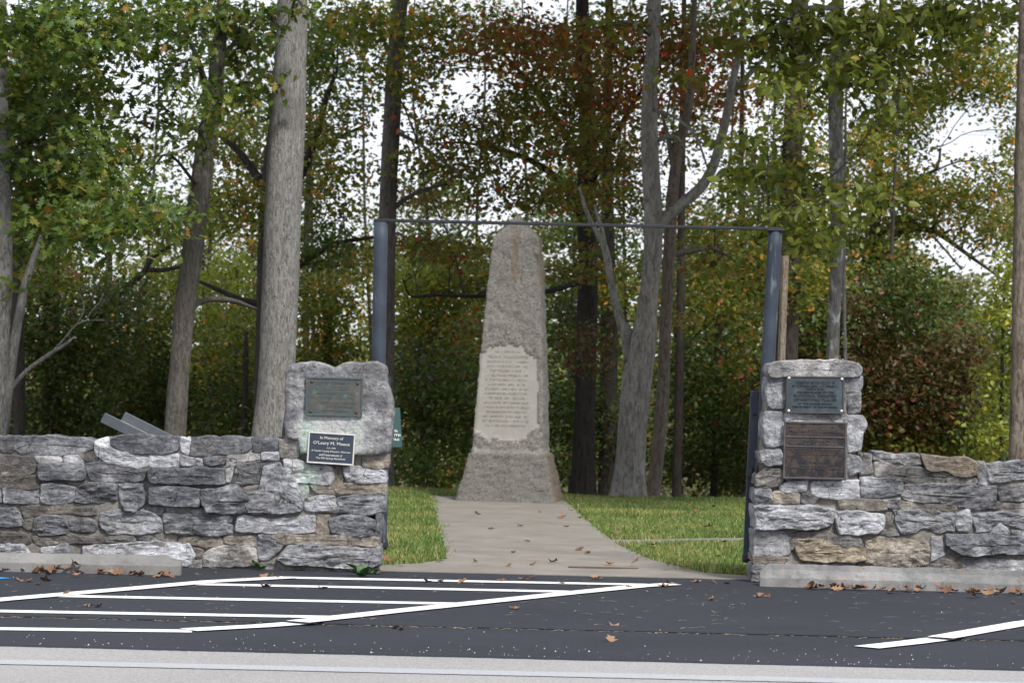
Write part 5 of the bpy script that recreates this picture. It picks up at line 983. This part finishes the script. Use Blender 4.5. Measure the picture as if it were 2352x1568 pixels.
# --- shaded trees of the wood behind, low boughs reaching the ground
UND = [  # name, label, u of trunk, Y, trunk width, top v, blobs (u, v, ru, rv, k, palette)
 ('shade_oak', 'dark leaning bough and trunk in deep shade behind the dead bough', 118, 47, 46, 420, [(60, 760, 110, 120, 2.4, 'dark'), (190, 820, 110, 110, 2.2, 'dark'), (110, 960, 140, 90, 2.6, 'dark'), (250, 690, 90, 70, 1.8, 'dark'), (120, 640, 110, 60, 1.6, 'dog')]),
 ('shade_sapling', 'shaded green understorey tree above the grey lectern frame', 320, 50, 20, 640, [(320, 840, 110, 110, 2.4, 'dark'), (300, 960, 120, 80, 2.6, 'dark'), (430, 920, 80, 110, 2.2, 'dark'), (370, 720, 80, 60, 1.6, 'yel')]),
 ('bright_bush', 'light green bush with sunlit-coloured leaves beyond the leaning oak trunk', 540, 50, 14, 620, [(540, 740, 80, 80, 2.6, 'sunlit_tint'), (520, 640, 90, 50, 1.8, 'sunlit_tint'), (560, 850, 90, 80, 2.4, 'yel'), (330, 880, 50, 50, 2.0, 'sunlit_tint'), (350, 630, 80, 60, 1.4, 'sunlit_tint')]),
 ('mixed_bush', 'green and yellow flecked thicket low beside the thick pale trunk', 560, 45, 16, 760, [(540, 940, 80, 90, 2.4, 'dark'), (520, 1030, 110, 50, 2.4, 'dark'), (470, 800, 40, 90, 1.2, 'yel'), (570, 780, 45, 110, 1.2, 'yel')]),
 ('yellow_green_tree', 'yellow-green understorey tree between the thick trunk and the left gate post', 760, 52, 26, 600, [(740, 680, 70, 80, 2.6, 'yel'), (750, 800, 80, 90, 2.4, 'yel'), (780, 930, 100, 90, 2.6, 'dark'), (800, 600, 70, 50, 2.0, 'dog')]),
 ('sunlit_tree', 'lighter yellow-green tree seen between the left gate post and obelisk', 990, 50, 24, 560, [(970, 620, 80, 70, 2.6, 'sunlit_tint'), (1040, 680, 90, 70, 2.4, 'yel'), (940, 740, 70, 80, 2.4, 'sunlit_tint'), (1020, 800, 110, 80, 2.6, 'yel'), (1090, 620, 60, 60, 2.0, 'yel')]),
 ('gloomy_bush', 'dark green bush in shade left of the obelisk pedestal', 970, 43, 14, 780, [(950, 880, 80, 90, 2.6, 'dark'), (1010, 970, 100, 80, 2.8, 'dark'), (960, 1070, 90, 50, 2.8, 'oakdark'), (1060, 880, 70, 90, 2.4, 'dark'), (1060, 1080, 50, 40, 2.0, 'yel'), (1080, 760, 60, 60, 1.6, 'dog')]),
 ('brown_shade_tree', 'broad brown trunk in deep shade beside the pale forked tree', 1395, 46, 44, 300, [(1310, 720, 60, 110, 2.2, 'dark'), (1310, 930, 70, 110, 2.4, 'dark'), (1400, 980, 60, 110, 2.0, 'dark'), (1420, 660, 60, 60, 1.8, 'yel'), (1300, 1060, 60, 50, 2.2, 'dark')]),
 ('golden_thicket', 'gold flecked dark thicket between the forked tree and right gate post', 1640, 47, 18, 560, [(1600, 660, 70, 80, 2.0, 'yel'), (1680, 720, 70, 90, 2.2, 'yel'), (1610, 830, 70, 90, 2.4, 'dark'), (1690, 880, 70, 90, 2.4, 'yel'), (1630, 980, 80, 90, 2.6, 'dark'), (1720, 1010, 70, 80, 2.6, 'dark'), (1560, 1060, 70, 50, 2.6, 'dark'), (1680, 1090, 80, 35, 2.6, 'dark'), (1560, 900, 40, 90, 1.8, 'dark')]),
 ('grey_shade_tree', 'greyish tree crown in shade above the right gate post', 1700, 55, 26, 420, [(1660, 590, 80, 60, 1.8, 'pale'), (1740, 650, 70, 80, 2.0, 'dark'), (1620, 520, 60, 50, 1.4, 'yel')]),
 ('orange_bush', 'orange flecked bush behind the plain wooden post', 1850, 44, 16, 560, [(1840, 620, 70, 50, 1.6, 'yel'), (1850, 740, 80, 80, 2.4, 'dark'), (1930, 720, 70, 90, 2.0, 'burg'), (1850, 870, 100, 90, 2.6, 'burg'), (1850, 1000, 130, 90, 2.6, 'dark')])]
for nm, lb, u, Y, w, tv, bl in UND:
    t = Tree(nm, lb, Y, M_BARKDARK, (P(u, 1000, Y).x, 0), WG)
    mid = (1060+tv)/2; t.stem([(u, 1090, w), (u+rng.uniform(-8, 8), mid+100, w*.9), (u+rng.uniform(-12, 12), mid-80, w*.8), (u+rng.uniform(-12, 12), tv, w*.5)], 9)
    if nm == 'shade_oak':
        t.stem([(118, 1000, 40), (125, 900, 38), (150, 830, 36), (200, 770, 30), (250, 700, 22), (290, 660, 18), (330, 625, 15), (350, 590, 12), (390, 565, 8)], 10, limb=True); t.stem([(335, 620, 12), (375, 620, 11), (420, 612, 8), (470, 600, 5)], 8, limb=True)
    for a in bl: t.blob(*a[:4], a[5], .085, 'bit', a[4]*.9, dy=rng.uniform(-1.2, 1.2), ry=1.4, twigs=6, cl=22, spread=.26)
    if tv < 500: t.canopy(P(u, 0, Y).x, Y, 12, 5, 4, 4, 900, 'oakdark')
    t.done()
# bare slim trunks in the depth of the wood
for i, (u, Y, w, tv, ln) in enumerate(((45, 41, 30, 300, 0), (1280, 52, 18, 500, 4), (1425, 50, 24, 200, 10), (1555, 44, 22, 100, 12), (1760, 48, 14, 560, 4), (1645, 50, 12, 700, -3), (1940, 36, 9, 240, 6), (240, 54, 20, 500, 8), (480, 60, 14, 450, 8), (700, 56, 18, 300, 10), (1885, 45, 26, 600, 4), (1110, 58, 16, 450, 5))):
    lbs = ('slim dark trunk in shade left of the dead bough', 'thin shaded trunk right of the obelisk shaft', 'dark straight trunk just left of the pale forked tree', 'dark trunk behind the slim brown tree', 'thin crooked trunk beside the right gate post', 'pale thin stem in the gold flecked thicket', 'thin pale sapling touching the lichen-pale hickory', 'shaded trunk under the dead bough tips', 'thin distant trunk beside the leaning oak', 'distant trunk between thick pale trunk and left gate post', 'dull grey trunk behind the lichen-pale hickory', 'distant trunk just left of the obelisk top')
    if i in (1, 2, 11): continue
    t = Tree('slim_tree', lbs[i], Y, M_BARKDARK if i != 6 else M_BARKPALE, (P(u, 1080, Y).x, 0), 'slim trunks in the wood')
    t.stem([(u, 1095, w), (u+ln*.4, 900, w*.95), (u+ln*.7+rng.uniform(-6, 6), 650, w*.85), (u+ln+rng.uniform(-5, 5), tv, w*.6), (u+ln*1.4, tv-200, w*.3)], 9)
    if i != 6:
        t.blob(u+ln, tv+20, 60, 60, 'dark' if i % 2 else 'yel', .085, 'bit', .8, ry=1.2); t.blob(u+ln*1.4+10, tv-160, 60, 60, 'yel', .085, 'bit', .8, ry=1.2)
    else: t.blob(u+6, 150, 30, 40, 'dog', .11, 'maple', .8, ry=.4)
    t.done()
# tall leafy trees of the wood beyond the lawn
GAPS = ((360, 190, 70, 60), (790, 300, 60, 120), (780, 480, 60, 60), (960, 170, 40, 80), (2240, 330, 110, 110), (2170, 580, 90, 70), (1310, 300, 40, 40), (330, 640, 60, 30))
for i, (u, Y) in enumerate(((-370, 57), (-230, 52), (-110, 60), (2440, 54), (2560, 60), (2690, 56), (30, 54), (170, 60), (320, 64), (470, 56), (590, 62), (720, 58), (860, 64), (985, 55), (1100, 60), (1215, 66), (1310, 56), (1430, 62), (1560, 57), (1690, 61), (1800, 54), (1930, 60), (2060, 66), (2340, 58))):
    t = Tree('wood_tree', 'tall dark leafy tree in the wood beyond the lawn', Y, M_BARKDARK, (P(u, 1080, Y).x, 0), 'tall trees of the wood')
    tl = rng.uniform(-30, 45); t.stem([(u, 1100, 11), (u+tl*.3, 800, 9), (u+tl*.6+rng.uniform(-12, 12), 500, 7), (u+tl*.9+rng.uniform(-15, 15), 200, 5), (u+tl, -120, 3)], 9)
    for b in range(9):
        v = 40+b*72+rng.uniform(-25, 25); uu = u+rng.normal(8, 55); ru, rv = rng.uniform(60, 105), rng.uniform(45, 75)
        if any(((uu-a)/(c+ru*.5))**2+((v-b_)/(d+rv*.5))**2 < 1 for a, b_, c, d in GAPS): continue
        t.blob(uu, v, ru, rv, ['oakdark', 'oak', 'yel', 'dog', 'oakdark'][int(rng.integers(5))], .095, 'bit', rng.uniform(.2, .5)+(.3 if v > 430 else 0)+(.3 if v > 540 else 0), dy=rng.uniform(-2, 2), ry=1.6, twigs=5, cl=20, spread=.28)
    t.done()
# the far wood that closes the view: one mass
def far_wood():
    L = []; C = []; k = 0; Fs = []
    for i in range(230):
        Y = rng.uniform(62, 105); x = rng.uniform(-24, 24)*Y/70; g = gz(x, Y); top = g+rng.uniform(2.6, 4.4)+(1.0 if Y < 80 else 1.8)+(rng.uniform(.6, 2.0) if x/Y < .105 else 0)
        n = 700; r = rng.uniform(1.3, 2.4); d = rng.normal(0, 1, (n, 3)); d /= np.linalg.norm(d, axis=1)[:, None]; d *= rng.random((n, 1))**.35
        pos = np.array([x, Y, (g+top)/2])+d*np.array([r, r, (top-g)/2*1.05]); V, Fi = leaf_geo(pos, .19*rng.uniform(.6, 1.2, n), 'bit', .3)
        pal = ['dark', 'oakdark', 'yel', 'pale', 'sunlit_tint', 'dog'][rng.choice(6, p=[.28, .22, .2, .12, .08, .1])]
        L.append(V.reshape(-1, 3)); Fs.append(Fi+k); k += V.shape[0]*V.shape[1]; C.append(np.repeat(pal_cols(pal, n)[:, None, :], V.shape[1], 1).reshape(-1, 3))
    C = np.concatenate(C); C = np.concatenate([C, np.ones((len(C), 1))], 1)
    tag(mesh_obj('far_wood', np.concatenate(L), np.concatenate(Fs), M_LEAF, smooth=False, attr=C), 'distant wood of mixed green trees closing the view', 'trees', kind='stuff')
far_wood()

# ------------------------------------------------------------------ fallen leaves, litter, weeds
def dead_tpl(seed):
    r = random.Random(seed); V0, F0 = TPL[['oak', 'maple', 'oval'][seed % 3]]
    vs = []
    cu, cv = r.uniform(.3, 1.1), r.uniform(.2, .9)
    for x, y, z in V0:
        yy = y-.5; zz = cu*x*x*1.6+cv*yy*yy*.8*r.uniform(.7, 1.2)+r.uniform(-.04, .04); vs.append((x*.95, yy, zz))
    zm = min(v[2] for v in vs); me = bpy.data.meshes.new('fallen_leaf'); me.from_pydata([(x, y, z-zm) for x, y, z in vs], [], [tuple(f) for f in F0]); me.materials.append(M_DEAD); return me
DT = [dead_tpl(i) for i in range(9)]
def fallen(p, size, label, group, tilt=.25):
    o = bpy.data.objects.new('fallen_leaf', DT[rng.integers(9)]); COL.objects.link(o); sc = size*rng.uniform(.7, 1.25)
    o.scale = (sc, sc, sc*rng.uniform(.7, 1.3)); o.rotation_euler = (rng.normal(0, tilt), rng.normal(0, tilt), rng.uniform(0, 2*PI)); o.location = (p[0], p[1], p[2]+.002+.12*sc*tilt)
    tag(o, label, 'leaf', group)
for _ in range(62):
    u = rng.uniform(1830, 2400); q = G(u, 1346+(u-1746)*.0266+1+rng.exponential(2.0)); fallen((q.x, q.y-.02, rng.uniform(0, .02)), .085, 'dry brown leaf in the drift along the rusty wheel stop', 'leaf drift by the rusty wheel stop', .35)
for _ in range(34):
    u = abs(rng.normal(160, 70)) if rng.random() < .55 else rng.uniform(-20, 400); q = G(u, 1310+u*.024+1+rng.exponential(2.0)); near = math.exp(-((u-165)/45)**2)
    fallen((q.x, q.y-.02, rng.uniform(0, .012+.05*near)), .085, 'dry brown leaf in the drift along the clean wheel stop', 'leaf drift by the clean wheel stop', .4)
for (u, v) in ((620, 1326), (640, 1328), (600, 1325), (150, 1365), (40, 1333), (70, 1336), (110, 1334), (90, 1342), (205, 1393), (228, 1394), (612, 1349), (741, 1352), (985, 1337), (1015, 1336), (1185, 1399), (1205, 1329), (1225, 1327), (1216, 1332), (1365, 1326), (1372, 1330), (1378, 1329), (1520, 1347), (1540, 1340), (1548, 1342), (1290, 1340), (1445, 1349), (1635, 1378), (1745, 1371), (1762, 1371), (1600, 1337), (1640, 1339), (1670, 1340), (2330, 1386), (1180, 1398), (905, 1443), (920, 1446), (1400, 1472), (1410, 1441), (560, 1330), (1060, 1338), (1150, 1335)):
    z = 0 if v < 1430 else Z_NEAR; q = G(u+rng.uniform(-4, 4), v, z); fallen(q, .082, 'single curled brown leaf lying on the dark asphalt', 'loose leaves on the asphalt')
for (u, v) in ((1195, 1208), (1290, 1190), (1300, 1210), (1210, 1243), (1350, 1270), (1330, 1263), (1180, 1270), (1090, 1290), (1270, 1291), (1225, 1296), (1170, 1300), (1010, 1290), (1130, 1215), (1095, 1180), (1240, 1176), (1030, 1208), (1400, 1297)):
    fallen(G(u, v, .008), .085, 'curled brown leaf lying on the pale concrete path', 'leaves on the path')
for (u, v) in ((942, 1196), (1548, 1188), (1600, 1175), (1625, 1210), (1500, 1252), (1420, 1225), (1330, 1190), (1375, 1195), (1650, 1278), (910, 1288), (925, 1290), (890, 1285), (1535, 1300), (1560, 1297), (1580, 1302), (1690, 1308), (1700, 1315), (1460, 1290), (1665, 1245), (1290, 1180), (1310, 1172), (1640, 1165), (1590, 1160)):
    fallen(G(u, v, .035), .09, 'curled brown leaf caught in the lawn grass', 'leaves on the lawn')
def litter(name, n, fn, mat, label):
    vs = []; fs = []
    for _ in range(n):
        x, y, z = fn(); a = rng.normal(0, .5); L = rng.uniform(.02, .08); w = rng.uniform(.0015, .003); c, s_ = math.cos(a), math.sin(a); k = len(vs)
        b = rng.normal(0, .006)
        vs += [(x-c*L/2+s_*w, y-s_*L/2-c*w, z+.002), (x-c*L/2-s_*w, y-s_*L/2+c*w, z+.002), (x-s_*w+b, y+c*w+b, z+.006), (x+s_*w+b, y-c*w+b, z+.006), (x+c*L/2-s_*w, y+s_*L/2+c*w, z+.003), (x+c*L/2+s_*w, y+s_*L/2-c*w, z+.003)]
        fs += [(k, k+3, k+2, k+1), (k+3, k+5, k+4, k+2)]
    tag(mesh_obj(name, vs, fs, mat, smooth=False), label, 'litter', kind='stuff')
def lf():
    if rng.random() < .45: return rng.uniform(-4, 4), 18.09+rng.normal(0, .02), Z_NEAR
    y = rng.uniform(18.25, 22.0); return rng.uniform(-4, 4), y, .002
litter('straw', 700, lf, M_STRAW, 'scattered pale straw and pine needles on the dark asphalt')
def gravel():
    vs = []; fs = []
    for _ in range(330):
        y = 16.54+rng.exponential(.25) if rng.random() < .75 else rng.uniform(16.6, 21.5)
        if y > 22: continue
        z = Z_NEAR if y < 18.1 else 0; x = rng.uniform(-4, 4); r = rng.uniform(.0015, .0042)*(1.5 if rng.random() < .06 else 1); k = len(vs); a = rng.uniform(0, 6)
        vs += [(x+r*math.cos(a+i*PI/2)*rng.uniform(.7, 1.3), y+r*math.sin(a+i*PI/2)*rng.uniform(.7, 1.3), z) for i in range(4)]+[(x+rng.normal(0, r*.2), y, z+r*1.1)]
        fs += [(k+i, k+(i+1) % 4, k+4) for i in range(4)]
    tag(mesh_obj('gravel', vs, fs, M_GRAVEL, smooth=False), 'tiny pale stone chips strewn along the asphalt edge', 'gravel', kind='stuff')
gravel()
M_WEED = m_plain('weed_leaf', (.05, .12, .03), .5, 0, .4, 20)
def weed(u, v, n, size, label):
    q = G(u, v); q.y -= .02; q.z = 0; vs = []; fs = []; V0, F0 = TPL['oval']
    t = thing('weed', (q.x, q.y, 0), label, 'plant', 'weeds at the pillar foot')
    for _ in range(n):
        az = rng.uniform(0, 2*PI); el = rng.uniform(.1, 1.0); R = Matrix.Rotation(az, 3, 'Z') @ Matrix.Rotation(el, 3, 'X'); sc = size*rng.uniform(.6, 1.2)
        mesh_obj('leaf', [q+Vector((rng.normal(0, .015), rng.normal(0, .008), .005))+R @ Vector((x*.7, y, z*1.5))*sc for x, y, z in V0], [tuple(f) for f in F0], M_WEED, t)
weed(600, 1308, 9, .075, 'small low weed with broad leaves at the wall foot'); weed(826, 1322, 16, .10, 'bushy green weed at the notched pillar foot'); weed(862, 1318, 6, .06, 'tiny weed at the pillar corner beside the path')
st_ = [G(1305, 1301, .012), G(1380, 1302.5, .016), G(1466, 1304, .012)]
tag(MB().tube(st_, [.006, .007, .004], 6).build('stick', m_plain('stick_bark', (.13, .075, .05), .9), base=st_[1]), 'thin fallen brown stick lying across the concrete path', 'stick')
